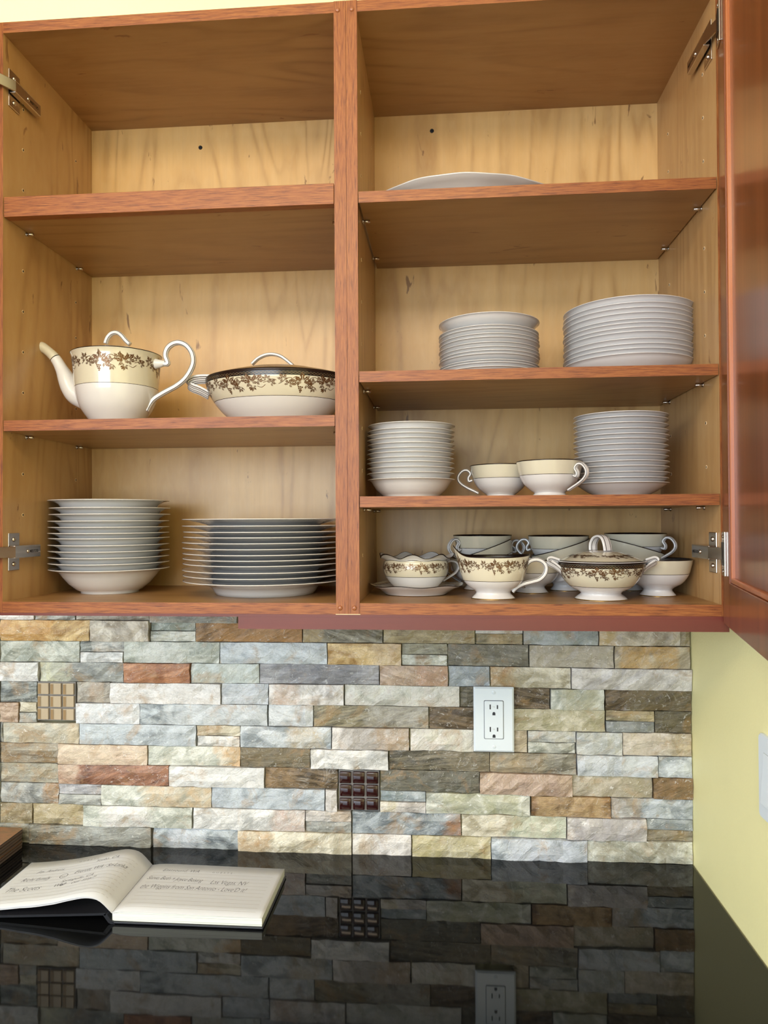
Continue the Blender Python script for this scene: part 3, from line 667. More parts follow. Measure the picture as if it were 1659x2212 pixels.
STACKS = [
 ('soup_bowl', 'bowl', 'soup', -.5707, -.119, .0985, ZB, [1078.5,1095.9,1110.1,1125.2,1138.9,1152.2,1163.7,1178.8,1192.5,1206.3,1220,1234.2], 'white rimmed soup bowl', 'stack near the lower left hinge', 'soup bowls in the lower left stack', .0012, None),
 ('dinner_plate', 'plate', 'plate', -.2975, -.128, .1345, ZB, [1121,1136.2,1149.9,1161.8,1174.7,1187.5,1200.3,1212.2,1224.1,1238.8,1251.6,1264.9], 'large white dinner plate', 'wide stack beside the centre stile', 'dinner plates beside the centre stile', .0016, None),
 ('salad_plate', 'plate', 'coupe', .0751, -.135, .0808, .826, [673.5,700.9,708,718.9,726.8,737.8,747.2,755.3,762.5,776.1,781.6,790.0], 'small grey-white plate', 'smaller of two upper right stacks', 'salad plates on the second right shelf', .0012, .022),
 ('luncheon_plate', 'plate', 'coupe', .3008, -.115, .1026, .826, [638.9,653.2,664,675,688.5,697.2,707.2,715.9,730.9,741.9,752.1,762.7], 'wide grey-white plate', 'larger of two upper right stacks', 'luncheon plates on the second right shelf', .0014, None),
 ('fruit_bowl', 'bowl', 'fruit', -.0514, -.170, .0695, .6433, [909.9,923.1,933.1,943.4,953.9,964.9,974.2,985.2,995.4,1006.7,1018.6,1031.9], 'small white bowl', 'stack left of two cups', 'fruit bowls on the third right shelf', .0010, None),
 ('saucer', 'saucer', 'saucer', .2759, -.170, .0712, .6433, [887.8,898.4,911.2,923.5,935.3,945.1,957.4,969.9,981.2,993.6,1004.9,1017.9,1029.8,1040.5], 'white saucer', 'tall stack right of the two cups', 'saucers on the third right shelf', .0012, None)]
for nm, cat, kind, cx, cy, Rr, zs, vs, lab, wh, grp, jit, topH in STACKS:
    zr = [rim_z(cx, cy, Rr, v) for v in vs]; n = len(zr)
    Hb = zr[-1]-zs
    meA = plate_mesh(Rr, Hb, kind)
    for m in ('white', 'line'): meA.materials.append(MAT[m])
    meA.polygons.foreach_set('use_smooth', [True]*len(meA.polygons)); meA.name = nm
    for k in range(n):
        me = meA
        if k == 0 and topH:
            me = plate_mesh(Rr*1.005, .0250, kind); me.materials.append(MAT['white']); me.materials.append(MAT['line']); me.polygons.foreach_set('use_smooth', [True]*len(me.polygons)); H = .025
        else: H = Hb
        o = bpy.data.objects.new(nm, me); COL.objects.link(o)
        ex = 0 if k == n-1 else random.uniform(-jit, jit)
        o.location = (cx+ex, cy+(0 if k == n-1 else random.uniform(-jit, jit)*.6), zr[k]-H)
        o.rotation_euler = (0, 0, random.uniform(0, 6))
        what = ORD[k] if k < n-1 else 'at the very bottom'
        l2 = lab
        if k == 0 and topH: l2 = 'deeper grey-white plate'
        tag(o, '%s, %s of the %s' % (l2, what, wh) if k < n-1 else '%s at the bottom of the %s' % (l2, wh), cat, grp)
# ------------------------------------------------------------------ vine print
def leaf(cx, cy, s, rot):
    s *= 1.22
    polys = []
    for i, (a, L) in enumerate(((90, 1.0), (38, .86), (142, .86), (-18, .62), (198, .62))):
        a = R(a)+rot; d = (math.cos(a), math.sin(a)); n = (-d[1], d[0]); wv = .25*L
        base = (cx+d[0]*s*.07, cy+d[1]*s*.07)
        P = [(0, 0), (.30, wv*.75), (.42, wv*.55), (.58, wv*1.05), (.72, wv*.5), (1.0, 0), (.72, -wv*.5), (.58, -wv*1.05), (.42, -wv*.55), (.30, -wv*.75)]
        for sg in (1, -1):
            Q = [(0.04, .03*sg)]+[(p, q) for p, q in (P[1:6] if sg > 0 else [P[5]]+P[6:])]
            if sg > 0: Q = Q[:-1]+[(1.0, .015)]+[(.1, .03)]
            else: Q = Q+[(.1, -.03)]
            polys.append([(base[0]+(d[0]*p*L+n[0]*q)*s, base[1]+(d[1]*p*L+n[1]*q)*s) for p, q in Q])
    return polys
def circ(cx, cy, r, n=7): return [[(cx+r*math.cos(2*PI*k/n), cy+r*math.sin(2*PI*k/n)) for k in range(n)]]
def curl(pts, w):
    P = catmull([(a, b, 0) for a, b in pts], 4); out = []
    for i in range(len(P)-1):
        a, b = P[i], P[i+1]; d = (b-a); 
        if d.length < 1e-7: continue
        n = Vector((-d.y, d.x, 0)).normalized()*w*.5
        out.append([(a.x+n.x, a.y+n.y), (a.x-n.x, a.y-n.y), (b.x-n.x, b.y-n.y), (b.x+n.x, b.y+n.y)])
    return out
def vine_unit():
    """one repeat of the print; width 1, roughly y in -.16..+.12"""
    P = []
    P += leaf(.06, .05, .075, .5)+leaf(.13, -.03, .075, -.4)+curl([(.0, -.02), (.05, .01), (.10, .06), (.16, .07), (.18, .03)], .008)
    P += leaf(.31, .02, .115, .1)+leaf(.25, .01, .08, 1.3)+leaf(.37, -.02, .085, -1.4)
    for k, (a, b) in enumerate(((.265, -.06), (.29, -.06), (.315, -.065), (.272, -.085), (.298, -.088), (.285, -.11), (.305, -.112), (.295, -.135))): P += circ(a, b, .0125)
    P += curl([(.18, .06), (.22, .09), (.26, .07), (.24, .04)], .008)+curl([(.38, .03), (.43, .08), (.48, .09), (.52, .06), (.49, .03), (.46, .05)], .008)
    P += leaf(.45, .0, .075, .9)+leaf(.48, -.07, .055, 2.6)+curl([(.42, -.08), (.45, -.055), (.50, -.06), (.53, -.10)], .007)
    P += leaf(.57, .04, .085, -.2)+leaf(.64, .0, .11, .35)+leaf(.71, .03, .095, -.7)+leaf(.66, -.055, .06, 2.9)
    for a, b in ((.61, -.075), (.63, -.085), (.62, -.10)): P += circ(a, b, .0115)
    P += curl([(.70, .09), (.75, .11), (.80, .08), (.78, .05)], .008)+curl([(.72, -.05), (.78, -.07), (.83, -.03)], .007)
    P += leaf(.85, .05, .06, .2)+leaf(.90, -.01, .065, -.8)+curl([(.80, .0), (.86, .02), (.92, .05), (.97, .03)], .008)
    return P
UNIT = vine_unit()
def vine(name, parent, surf, zmid, scale, nrep, start=0.0, rad=.06, mat='vine', stretch=1.0, tilt=0.0):
    """surf(theta, z) -> point just outside the body"""
    V, F = [], []
    for k in range(nrep):
        for poly in UNIT:
            idx = []
            for (x, y) in poly:
                th = start+2*PI*(k+x)/nrep
                V.append(surf(th, zmid+y*scale)); idx.append(len(V)-1)
            F.append(tuple(idx))
    return link(name, pydata(V, F), mat, parent)
def surf_of(prof, sx=1, sy=1, deform=None, off=.0003):
    pr = [(r, z) for r, z, m in prof]
    def f(th, z):
        r = pr[-1][0]
        for i in range(len(pr)-1):
            (r0, z0), (r1, z1) = pr[i], pr[i+1]
            if z0 <= z <= z1 and z1 > z0: r = r0+(r1-r0)*(z-z0)/(z1-z0); break
        r += off
        v = Vector((r*math.cos(th)*sx, r*math.sin(th)*sy, z))
        return deform(v) if deform else v
    return f
# mats for vessels: 0 white, 1 cream, 2 dark line, 3 black band, 4 gilt
VM = ['white', 'cream', 'line', 'band', 'gilt']
def shell(ctrl, zline, H, thick=.0022, cream_from=None, band=None, seg=72, footline=True, inner_band=True, rimline=2, floor=.010):
    """outer control points (r,z) from foot to rim -> full double-walled profile with colour zones"""
    pts = catmull([(r, z, 0) for r, z in ctrl], 6)
    def col(z):
        if abs(z-zline) < .00045: return 2
        if z > zline: return 1
        return 0
    out = []
    zs = set()
    P = [(p.x, p.y) for p in pts]
    # insert exact rings for the pin line
    ins = [zline-.00035, zline+.00035]
    ins.append(P[-1][1]-.0009)
    if band: ins += list(band)
    Q = []
    for i in range(len(P)-1):
        Q.append(P[i])
        for zc in sorted(ins):
            if P[i][1] < zc < P[i+1][1]:
                t = (zc-P[i][1])/(P[i+1][1]-P[i][1]); Q.append((P[i][0]+(P[i+1][0]-P[i][0])*t, zc))
    Q.append(P[-1])
    for i, (r, z) in enumerate(Q):
        zm = (z+Q[min(i+1, len(Q)-1)][1])/2
        m = 2 if abs(zm-zline) < .0004 else (1 if zm > zline else 0)
        if band and band[0] < zm < band[1]: m = 3
        if zm > Q[-1][1]-.0009: m = rimline
        if footline and .0007 < zm < .0022 and i > 0: m = 4
        out.append((r, z, m))
    rimr, rz = Q[-1]
    out[-1] = (rimr, rz, rimline)
    out.append((rimr-thick*.35, rz+.0006, rimline)); out.append((rimr-thick*.8, rz+.0001, 3 if inner_band else 0))
    inn = [(max(r-thick, .002), z) for r, z in Q if z > floor and z < rz-.0008]
    for r, z in reversed(inn): out.append((r, z-.0004, 3 if (inner_band and z > rz-.010) else 0))
    out.append((0, floor, 0))
    foot = Q[0][0]
    return [(0, .0016, 0), (foot*.86, .0016, 0), (foot*.9, 0, 0)]+out, Q
# ------------------------------------------------------------------ cups
CUP = [(.0255, 0), (.0262, .0012), (.0238, .0040), (.0232, .0058), (.0290, .0100), (.0385, .0190), (.0447, .0310), (.0478, .0430), (.0500, .0530)]
CUPF = [(.0262, 0), (.0268, .0012), (.0238, .0048), (.0208, .0095), (.0235, .0130), (.0350, .0200), (.0435, .0310), (.0478, .0440), (.0505, .0560)]
HP = [(.046, .030), (.0515, .0285), (.0525, .0340), (.0490, .0405), (.0540, .0462), (.0615, .0455), (.0680, .0385), (.0690, .0310), (.0640, .0240), (.0540, .0175), (.0440, .0125), (.0360, .0085)]
cup_me = {}
def cup(loc, hang, label, group, footed=False, tilt=None, scale=1.0, cname='teacup', handle=True):
    key = footed
    if key not in cup_me:
        ctrl = CUPF if footed else CUP
        H = ctrl[-1][1]
        prof, Q = shell(ctrl, H*.60 if not footed else H*.62, H, floor=.012 if footed else .008, footline=footed)
        me = lathe(prof, 64)
        for m in VM: me.materials.append(MAT[m])
        me.polygons.foreach_set('use_smooth', [True]*len(me.polygons)); me.name = 'cup_body'
        dz = .004 if footed else 0
        hm = sweep([(a-(.001 if footed else 0), 0, b+dz) for a, b in HP], .0072, .0046, (0, 1, 0), (35, -35, 145, 215), n=4)
        for m in ('white', 'line'): hm.materials.append(MAT[m])
        hm.polygons.foreach_set('use_smooth', [True]*len(hm.polygons)); hm.name = 'handle'
        cup_me[key] = (me, hm)
    me, hm = cup_me[key]
    e = empty(cname, loc, label, 'cup', group)
    mrot = Matrix.Rotation(0, 4, 'Z')
    if tilt: mrot = Matrix.Rotation(tilt[0], 4, Vector((-math.sin(tilt[1]), math.cos(tilt[1]), 0)))
    e.rotation_euler = (mrot @ Matrix.Rotation(hang, 4, 'Z')).to_euler(); e.scale = (scale,)*3
    b = bpy.data.objects.new('cup_body', me); COL.objects.link(b); b.parent = e
    if handle: h = bpy.data.objects.new('handle', hm); COL.objects.link(h); h.parent = e
    return e
Z3 = .6433
cup((.0931, -.130, Z3), R(176), 'teacup with cream band, handle pointing left, left of the pair beside the saucers', 'teacups on the third right shelf')
cup((.1610, -.205, Z3), R(-48), 'porcelain teacup with cream band, handle turned right, touching the saucer stack', 'teacups on the third right shelf')
G = 'stacked teacups on the bottom right shelf'
cup((.1440, -.112, ZB), R(-118), 'footed cream-banded cup standing between the cream jug and the sugar bowl', G, True, scale=1.0)
cup((.3340, -.155, ZB), R(60), 'single footed cream-banded cup at far right beside the lower hinge', G, True, scale=1.035)
cup((.0600, -.062, ZB), R(150), 'footed cup hidden behind the cream jug, carrying two nested cups', G, True)
cup((.2060, -.070, ZB), R(150), 'footed cup behind the middle of the shelf, carrying two nested cups', G, True)
cup((.3120, -.064, ZB), R(100), 'footed cup behind the sugar bowl, carrying two nested cups', G, True)
def nest(u, v, y, tlt, dirx, hang, label):
    c = at_y(u, v, y)     # centre of the tilted rim
    ax = Vector((math.sin(tlt)*(1 if dirx > 0 else -1), 0, math.cos(tlt)))
    base = c-ax*.053
    return cup(base, hang, label, G, tilt=(tlt*(1 if dirx > 0 else -1), 0))
nest(1044, 1185, -.078, R(20), -1, R(15), 'tilted teacup with handle at right, under the left nested pair behind the cream jug')
nest(1210, 1181, -.094, R(17), -1, R(178), 'tilted teacup leaning in the middle stack behind the sugar bowl knob')
nest(1371, 1180, -.084, R(16), 1, R(60), 'tilted teacup sloping down to the right, under the right nested pair')
def upright(u, v, y, hang, label):
    c = at_y(u, v, y); return cup((c.x, y, c.z-.053), hang, label, G)
upright(1042, 1156, -.074, R(214), 'upright teacup with handle at left, top of the pair behind the cream jug')
upright(1206, 1157, -.090, R(165), 'upright teacup showing its black inner band, top of the middle stack')
upright(1372, 1152, -.080, R(-42), 'upright teacup with handle at right, top of the right stack')
# ------------------------------------------------------------------ handled pieces from photo outlines
def local_path(e, pts, y, crop):
    """photo crop points -> local xz path in the plane y"""
    ox, oy, k = crop
    return [Vector((q.x-e.location.x, y-e.location.y, q.z-e.location.z)) for q in (at_y(ox+a*k, oy+b*k, y) for a, b in pts)]
# teapot
TP = empty('teapot', (-.5400, -.160, .7629), 'cream and white porcelain teapot with gilt vine print and looped handle', 'teapot')
ctrl = [(.0375, 0), (.0385, .0015), (.0372, .0055), (.0445, .0140), (.0575, .0330), (.0645, .0540), (.0672, .0760), (.0682, .0960), (.0700, .1130), (.0728, .1210)]
prof, Q = shell(ctrl, .0650, .121, thick=.003, inner_band=False, footline=False, floor=.02)
link('body', lathe(prof, 96), VM, TP, True)
vine('vine_print', TP, surf_of([(a, b, 0) for a, b in Q]), .0985, .110, 4, R(-115))
lid = link('lid', lathe([(.066, .1180, 0), (.0685, .1205, 2), (.0675, .1222, 2), (.064, .1235, 1), (.050, .1275, 1), (.030, .1310, 0), (0, .1325, 0)], 64), VM, TP, True)
c4 = (60, 700, .2291)
kp = local_path(TP, [(735, 185), (752, 135), (790, 92), (840, 82), (885, 108), (925, 155), (962, 190)], -.165, c4)
link('knob', sweep(kp,   .0095, .0072, (0, 1, 0), (142, 218), n=4), ['white', 'line'], lid, True)
hp = local_path(TP, [(1215, 385), (1275, 375), (1322, 372), (1300, 300), (1316, 235), (1365, 190), (1430, 176), (1500, 206), (1550, 275), (1562, 360), (1535, 440), (1480, 520), (1400, 585), (1290, 645), (1195, 705), (1148, 765), (1122, 818)], -.165, c4)
link('handle', sweep(hp, .0100, .0086, (0, 1, 0), (142, 218, 60, 300), n=5, taper=lambda t: 1.0 if t > .25 else .85+.6*t), ['white', 'line'], TP, True)
link('handle_stub', tube(local_path(TP, [(1180, 375), (1235, 375), (1290, 372), (1326, 384)], -.165, c4), [.0105, .0072, .0045, .0022], n=3), 'white', TP, True)
pairs = [((74, 222), (112, 196)), ((84, 238), (166, 190)), ((140, 262), (222, 232)), ((215, 342), (300, 300)), ((265, 440), (368, 398)), ((300, 560), (432, 480)), ((340, 660), (470, 545)), ((400, 742), (520, 600)), ((520, 810), (600, 640))]
pl = [local_path(TP, [a, b], -.165, c4) for a, b in pairs]
sp_ = [(a+b)/2 for a, b in pl]; sr = [(a-b).length/2 for a, b in pl]; sr[0] *= .98
sm = tube(sp_, sr, lambda t: 1 if t < .372 else (2 if t < .381 else 0), seg=28, n=14, cap=False)
link('spout', sm, VM, TP, True)
# covered vegetable dish (oval)
CV = empty('covered_dish', (-.2723, -.140, .7629), 'oval covered vegetable dish with vine print, black braided rim and strap handles', 'serving dish')
A_, B_ = .1204, .092
H1 = .0780
ctrl = [(.0680, 0), (.0690, .0015), (.0685, .004), (.0780, .0115), (.0930, .0245), (.1065, .0410), (.1150, .0570), (.1190, .0690), (.1204, H1)]
prof, Q = shell(ctrl, .0400, H1, thick=.003, band=(.0705, .0774), footline=False, floor=.02)
link('body', lathe(prof, 112, 1.0, B_/A_), VM, CV, True)
sf = surf_of([(a, b, 0) for a, b in Q], 1.0, B_/A_)
vine('vine_print', CV, sf, .0590, .100, 6, R(-140))
def braid_mesh(sf, z, amp, n, w=.0007):
    V, F = [], []
    for ph in (0, PI):
        M_ = n*8; st = len(V)
        for k in range(M_):
            th = 2*PI*k/M_; a = amp*math.sin(n*th+ph)
            V.append(sf(th, z+a-w/2)); V.append(sf(th, z+a+w/2))
        for k in range(M_): a = st+2*k; b = st+2*((k+1) % M_); F.append((a, b, b+1, a+1))
    return pydata(V, F)
link('braided_print', braid_mesh(surf_of([(a, b, 0) for a, b in Q], 1, B_/A_, off=.0005), .0740, .0016, 60), 'braid', CV)
lid = link('lid', lathe([(.1180, H1+.0004, 2), (.1195, H1+.0022, 2), (.1180, H1+.0036, 3), (.1090, H1+.0062, 4), (.095, H1+.0100, 4), (.060, H1+.0180, 4), (.03, H1+.0215, 0), (0, H1+.0225, 0)], 96, 1, B_/A_), VM, CV, True)
c5 = (400, 740, .2291)
kp = local_path(CV, [(630, 205), (690, 150), (760, 118), (830, 112), (900, 130), (960, 170), (1020, 220)], -.14, c5)
link('knob', sweep(kp, .011, .0056, (0, 1, 0), (142, 218), n=5), ['white', 'line'], lid, True)
for side in (1, -1):
    hp = local_path(CV, [(350, 372), (290, 352), (200, 345), (110, 350), (50, 372), (36, 400), (70, 428), (140, 455), (225, 500)], -.150, c5)
    if side < 0: hp = [Vector((-p.x, p.y, p.z)) for p in hp]
    link('handle', sweep(hp, .0170, .0040, (0, -.55, .85), (-.62, -.2, .2, .62), n=5, npf=22), ['white', 'line'], CV, True)
# platter on the top right shelf
PT = empty('serving_platter', (.035, -.130, 1.0901), 'large white oval serving platter alone on the top right shelf', 'platter')
def pd(v):
    a = math.atan2(v.y, v.x); k = min(1, (v.xy.length/.13)**4)
    return Vector((v.x, v.y, v.z+.0012*k*math.sin(3*a+.6)+.0006*k*math.sin(11*a)))
PR = [(0, .003, 0), (.083, .003, 0), (.086, 0, 0), (.090, 0, 0), (.092, .004, 0), (.099, .0090, 0), (.110, .0150, 0), (.124, .0220, 0), (.140, .0280, 0), (.1540, .0315, 0), (.1552, .0325, 0), (.1540, .0335, 0), (.140, .0310, 0), (.118, .022, 0), (.10, .012, 0), (.085, .006, 0), (0, .005, 0)]
link('dish', lathe(PR, 120, 1.0, .775, pd), VM, PT, True)
# gravy boat on its fixed stand
GB = empty('gravy_boat', (-.0460, -.138, ZB), 'scalloped gravy boat with vine print on its own attached stand', 'gravy boat')
def gd(v):
    a = math.atan2(v.y, v.x); k = max(0, (v.xy.length-.055)/.022)
    return Vector((v.x, v.y, v.z+.0016*k*math.sin(6*a+.5)))
link('stand', lathe([(0, .002, 0), (.046, .002, 0), (.0475, 0, 4), (.0495, 0, 4), (.0500, .0010, 0), (.0560, .0055, 0), (.066, .0115, 0), (.0765, .0160, 2), (.0772, .0168, 2), (.0762, .0172, 1), (.066, .0145, 0), (.05, .008, 0), (.02, .0060, 0), (0, .006, 0)], 96, 1.0, .9, gd), VM, GB, True)
ctrl = [(.030, .0065), (.0325, .009), (.0420, .0190), (.0500, .0300), (.0535, .0420), (.0520, .0520), (.0500, .0560), (.0530, .0590), (.0610, .0630)]
prof, Q = shell(ctrl, .0300, .063, thick=.002, footline=False, floor=.012, band=(.0556, .0563), inner_band=False)
prof = [p for p in prof if not (p[1] < .005)]
prof = [(r, z, 0 if (m == 1 and z >= .0562) else m) for r, z, m in prof]
def gw(v):
    a = math.atan2(v.y, v.x); k = max(0, min(1, (v.z-.054)/.009))
    e = 1+.05*k*math.sin(7*a+1.0)
    return Vector((v.x*e, v.y*e*1.0, v.z+k*.0036*math.sin(7*a+.4)))
link('bowl', lathe(prof, 112, 1.0, .82, gw), VM, GB, True)
vine('vine_print', GB, surf_of([(a, b, 0) for a, b in Q], 1, .82), .0440, .066, 5, R(-100))
vs_ = surf_of([(.060, .0085+.0035, 0), (.0765, .0178, 0)], 1, .9, gd)
V, F = [], []
for k in range(44):
    a0 = 2*PI*k/44
    for q in range(2):
        r0, r1 = .060, .071; aa = a0+q*.05
        pts = [(r0, aa), (r0+.004, aa+.03), (r1, aa+.02), (r1-.004, aa-.01)]
        ix = []
        for rr, ang in pts:
            zt = .0125+(rr-.058)/.018*.0040+.0004; V.append(gd(Vector((rr*math.cos(ang), rr*math.sin(ang)*.9, zt)))); ix.append(len(V)-1)
        F.append(tuple(ix))
link('stand_print', pydata(V, F), 'vine', GB)
hpts = [Vector((.050, 0, .046)), Vector((.062, 0, .052)), Vector((.074, 0, .050)), Vector((.079, 0, .042)), Vector((.074, 0, .033)), Vector((.062, 0, .026)), Vector((.050, 0, .020))]
link('handle', sweep([Matrix.Rotation(R(28), 3, 'Z') @ p for p in hpts], .006, .0036, Matrix.Rotation(R(28), 3, 'Z') @ Vector((0, 1, 0)), (-.5, .5)), ['white', 'line'], GB, True)
# cream jug
CJ = empty('cream_jug', (.0745, -.211, ZB), 'footed cream jug with vine print and high pouring lip', 'jug')
ctrl = [(.0325, 0), (.0335, .0014), (.0300, .0052), (.0262, .0092), (.0275, .0130), (.0370, .0195), (.0445, .0280), (.0495, .0400), (.0525, .0530), (.0555, .0650)]
prof, Q = shell(ctrl, .0290, .065, thick=.0022, floor=.014)
def cj(v):
    t = max(0, v.z-.035)/.03; t = min(t, 1.2); q = max(0, -v.x/.055)
    k = t*t*min(q, 1.1)**9
    zz = v.z+.0150*k+.003*t*t*max(0, v.x/.055)**3
    return Vector((v.x-.0050*k, v.y*(1-.42*k), zz+.0012*t*q*(1-abs(v.y)/.06)))
link('body', lathe(prof, 96, 1.0, .80, cj), VM, CJ, True)
vine('vine_print', CJ, surf_of([(a, b, 0) for a, b in Q], 1, .80, cj), .0505, .078, 5, R(-112))
c7 = (950, 1130, .211)
hp = local_path(CJ, [(862, 500), (878, 440), (920, 390), (985, 372), (1050, 392), (1088, 450), (1075, 520), (1020, 575), (940, 600), (850, 625), (785, 660), (742, 702)], -.214, c7)
link('handle', sweep(hp, .0090, .0068, (0, 1, 0), (142, 218, 60, 300), n=5), ['white', 'line'], CJ, True)
# sugar bowl
SB = empty('sugar_bowl', (.2348, -.212, ZB), 'footed lidded sugar bowl with vine print, black braided rim and strap knob', 'sugar bowl')
ctrl = [(.0380, 0), (.0388, .0014), (.0350, .0050), (.0298, .0092), (.0320, .0125), (.0440, .0190), (.0545, .0300), (.0610, .0420), (.0635, .0500), (.0645, .0560)]
prof, Q = shell(ctrl, .0215, .056, thick=.0022, band=(.0495, .0550), floor=.014)
link('body', lathe(prof, 96), VM, SB, True)
sq = [(a, b, 0) for a, b in Q]
vine('vine_print', SB, surf_of(sq), .0415, .070, 5, R(-128))
link('braided_print', braid_mesh(surf_of(sq, off=.0005), .0522, .0013, 44, .0006), 'braid', SB)
LP = [(.0630, .0562, 2), (.0665, .0572, 2), (.0668, .0580, 0), (.0650, .0588, 3), (.0620, .0598, 1), (.0560, .0622, 1), (.0470, .0655, 1), (.0360, .0690, 1), (.0250, .0716, 2), (.0243, .0718, 0), (.0120, .0735, 0), (0, .0740, 0)]
lid = link('lid', lathe(LP, 80), VM, SB, True)
ls = lambda th, z: (lambda r: Vector((r*math.cos(th), r*math.sin(th), .0622+(.0560-r)*.34+.0007)))(.0440+(z-.0)*1.0)
def lid_surf(th, z):
    r = .0455-z
    zz = 0
    for i in range(len(LP)-1):
        r0, z0 = LP[i][:2]; r1, z1 = LP[i+1][:2]
        if r1 <= r <= r0: zz = z0+(z1-z0)*(r0-r)/(r0-r1+1e-9)
    return Vector((r*math.cos(th), r*math.sin(th), zz+.0003))
vine('lid_print', lid, lid_surf, 0.0, .055, 4, R(-100))
kp = [Vector((.016*math.cos(a), .016*math.sin(a)*0, 0)) for a in (0,)]
kpts = [Vector((-.017, 0, .0735)), Vector((-.0165, 0, .084)), Vector((-.010, 0, .0925)), Vector((0, 0, .0955)), Vector((.009, 0, .0925)), Vector((.0140, 0, .084)), Vector((.0165, 0, .0735))]
kr = Matrix.Rotation(R(-62), 3, 'Z')
link('knob', sweep([kr @ p for p in kpts], .0155, .0042, kr @ Vector((0, 1, 0)), (-.5, 0, .5), n=5, npf=20), ['white', 'line'], lid, True)
c3 = (1150, 1120, .2532)
for side in (1, -1):
    hp = local_path(SB, [(285, 488), (240, 440), (195, 405), (150, 378), (138, 362), (160, 352), (225, 372)], -.222, c3)
    hp = [Vector((p.x*1.0, p.y-.0, p.z)) for p in hp]
    if side < 0: hp = [Vector((-p.x, p.y, p.z)) for p in hp]
    link('handle', sweep(hp, .0150, .0034, (0, -.70, .7), (-.55, 0, .55), n=5, npf=20, taper=lambda t: .65+.35*min(1, t*2.2)), ['white', 'line'], SB, True)
# ------------------------------------------------------------------ guest book
BK = empty('guest_book', (-.505, -.175, 0), 'open black-bound guest book with handwritten ruled pages on the worktop', 'book')
L0 = BK.location
x0, x1, y0, y1 = -.505, -.2735, -.2565, -.100
pbox('back_cover', BK, x0+.002, x1+.0025, y0-.003, y1+.003, .0003, .0040, 'cover', bev=.0014)
def rz(fx): return .0165+.0022*math.sin(min(fx*5, 1)*PI*.5)*(1-fx)-.0006*fx-.0012*(1-min(1, fx*18))
# page block
n = 14; V = []; F = []
for i in range(n+1):
    fx = i/n; x = x0+.001+(x1-x0-.001)*fx
    for y in (y0, y1): V.append(Vector((x, y, .0041))-L0); V.append(Vector((x, y, rz(fx)-.0003))-L0)
for i in range(n):
    a = 4*i; b = 4*(i+1)
    F += [(a, b, b+1, a+1), (a+2, a+3, b+3, b+2), (a+1, b+1, b+3, a+3), (a, a+2, b+2, b)]
F += [(0, 1, 3, 2), (4*n, 4*n+2, 4*n+3, 4*n+1)]
link('page_block', pydata(V, F), 'pages', BK)
def right_surf(fx, fy, o=0.0): return Vector((x0+(x1-x0)*fx, y0+(y1-y0)*fy, rz(fx)+o))-L0
lx0 = -.723
def lzf(s):   # s 0 at the gutter, 1 at the left edge
    K = [(0, .0160), (.04, .0260), (.10, .0370), (.18, .0410), (.28, .0385), (.42, .0310), (.60, .0225), (.80, .0160), (1.0, .0120)]
    for i in range(len(K)-1):
        if s <= K[i+1][0]:
            t = (s-K[i][0])/(K[i+1][0]-K[i][0]); t2 = t
            p0 = K[max(i-1, 0)][1]; p1 = K[i][1]; p2 = K[i+1][1]; p3 = K[min(i+2, len(K)-1)][1]
            return .5*((2*p1)+(p2-p0)*t+(2*p0-5*p1+4*p2-p3)*t*t+(3*p1-p0-3*p2+p3)*t**3)
    return K[-1][1]
def left_surf(fx, fy, o=0.0):   # fx 0 left edge .. 1 gutter
    s = 1-fx
    z = lzf(s)
    z = z+(-.0035*math.sin(PI*min(1, s*1.5)))*(1-fy)
    xx = lx0+(x0-lx0)*fx
    return Vector((xx, y0+(y1-y0)*fy+.002*s*(fy-.5), z+o))-L0
def sheet(name, sf, off, mat, nx=36, ny=6, th=.0003):
    V = [sf(i/nx, j/ny, off) for j in range(ny+1) for i in range(nx+1)]; m = len(V)
    V += [sf(i/nx, j/ny, off-th) for j in range(ny+1) for i in range(nx+1)]
    F = []
    for j in range(ny):
        for i in range(nx):
            a = j*(nx+1)+i; F.append((a, a+1, a+nx+2, a+nx+1)); F.append((m+a, m+a+nx+1, m+a+nx+2, m+a+1))
    for i in range(nx): a = i; F.append((a, m+a, m+a+1, a+1)); a = ny*(nx+1)+i; F.append((a, a+1, m+a+1, m+a))
    for j in range(ny): a = j*(nx+1); F.append((a, a+nx+1, m+a+nx+1, m+a)); a = j*(nx+1)+nx; F.append((a, m+a, m+a+nx+1, a+nx+1))
    return link(name, pydata(V, F), mat, BK, True)
rp = sheet('page', right_surf, .0001, 'paper'); lp = sheet('page', left_surf, .0, 'paper')
sheet('page', lambda a, b, o: left_surf(a, b, o)+Vector((0, 0, -.0014*math.sin(PI*a)-.0004)), -.0006, 'paper')
# left board, lifted at the spine
V = []
for s in range(9):
    t = s/8; x = x0-.008-(.222)*t; z = .0125*(1-t)**1.1+.0006
    for y in (y0-.003, y1+.003):
        V.append(Vector((x, y, z))-L0); V.append(Vector((x, y, z+.0036))-L0)
F = []
for i in range(8):
    a = 4*i; b = a+4; F += [(a, b, b+1, a+1), (a+2, a+3, b+3, b+2), (a+1, b+1, b+3, a+3), (a, a+2, b+2, b)]
F += [(0, 1, 3, 2), (32, 34, 35, 33)]
link('front_cover', pydata(V, F), 'cover', BK)
V = [Vector(p)-L0 for p in [(x0-.009, y, z) for y in (y0-.003, y1+.003) for z in (.0125, .0158)]+[(x0+.004, y, z) for y in (y0-.003, y1+.003) for z in (.0003, .0040)]+[(x0-.0035, y, z) for y in (y0-.003, y1+.003) for z in (.0030, .0055)]]
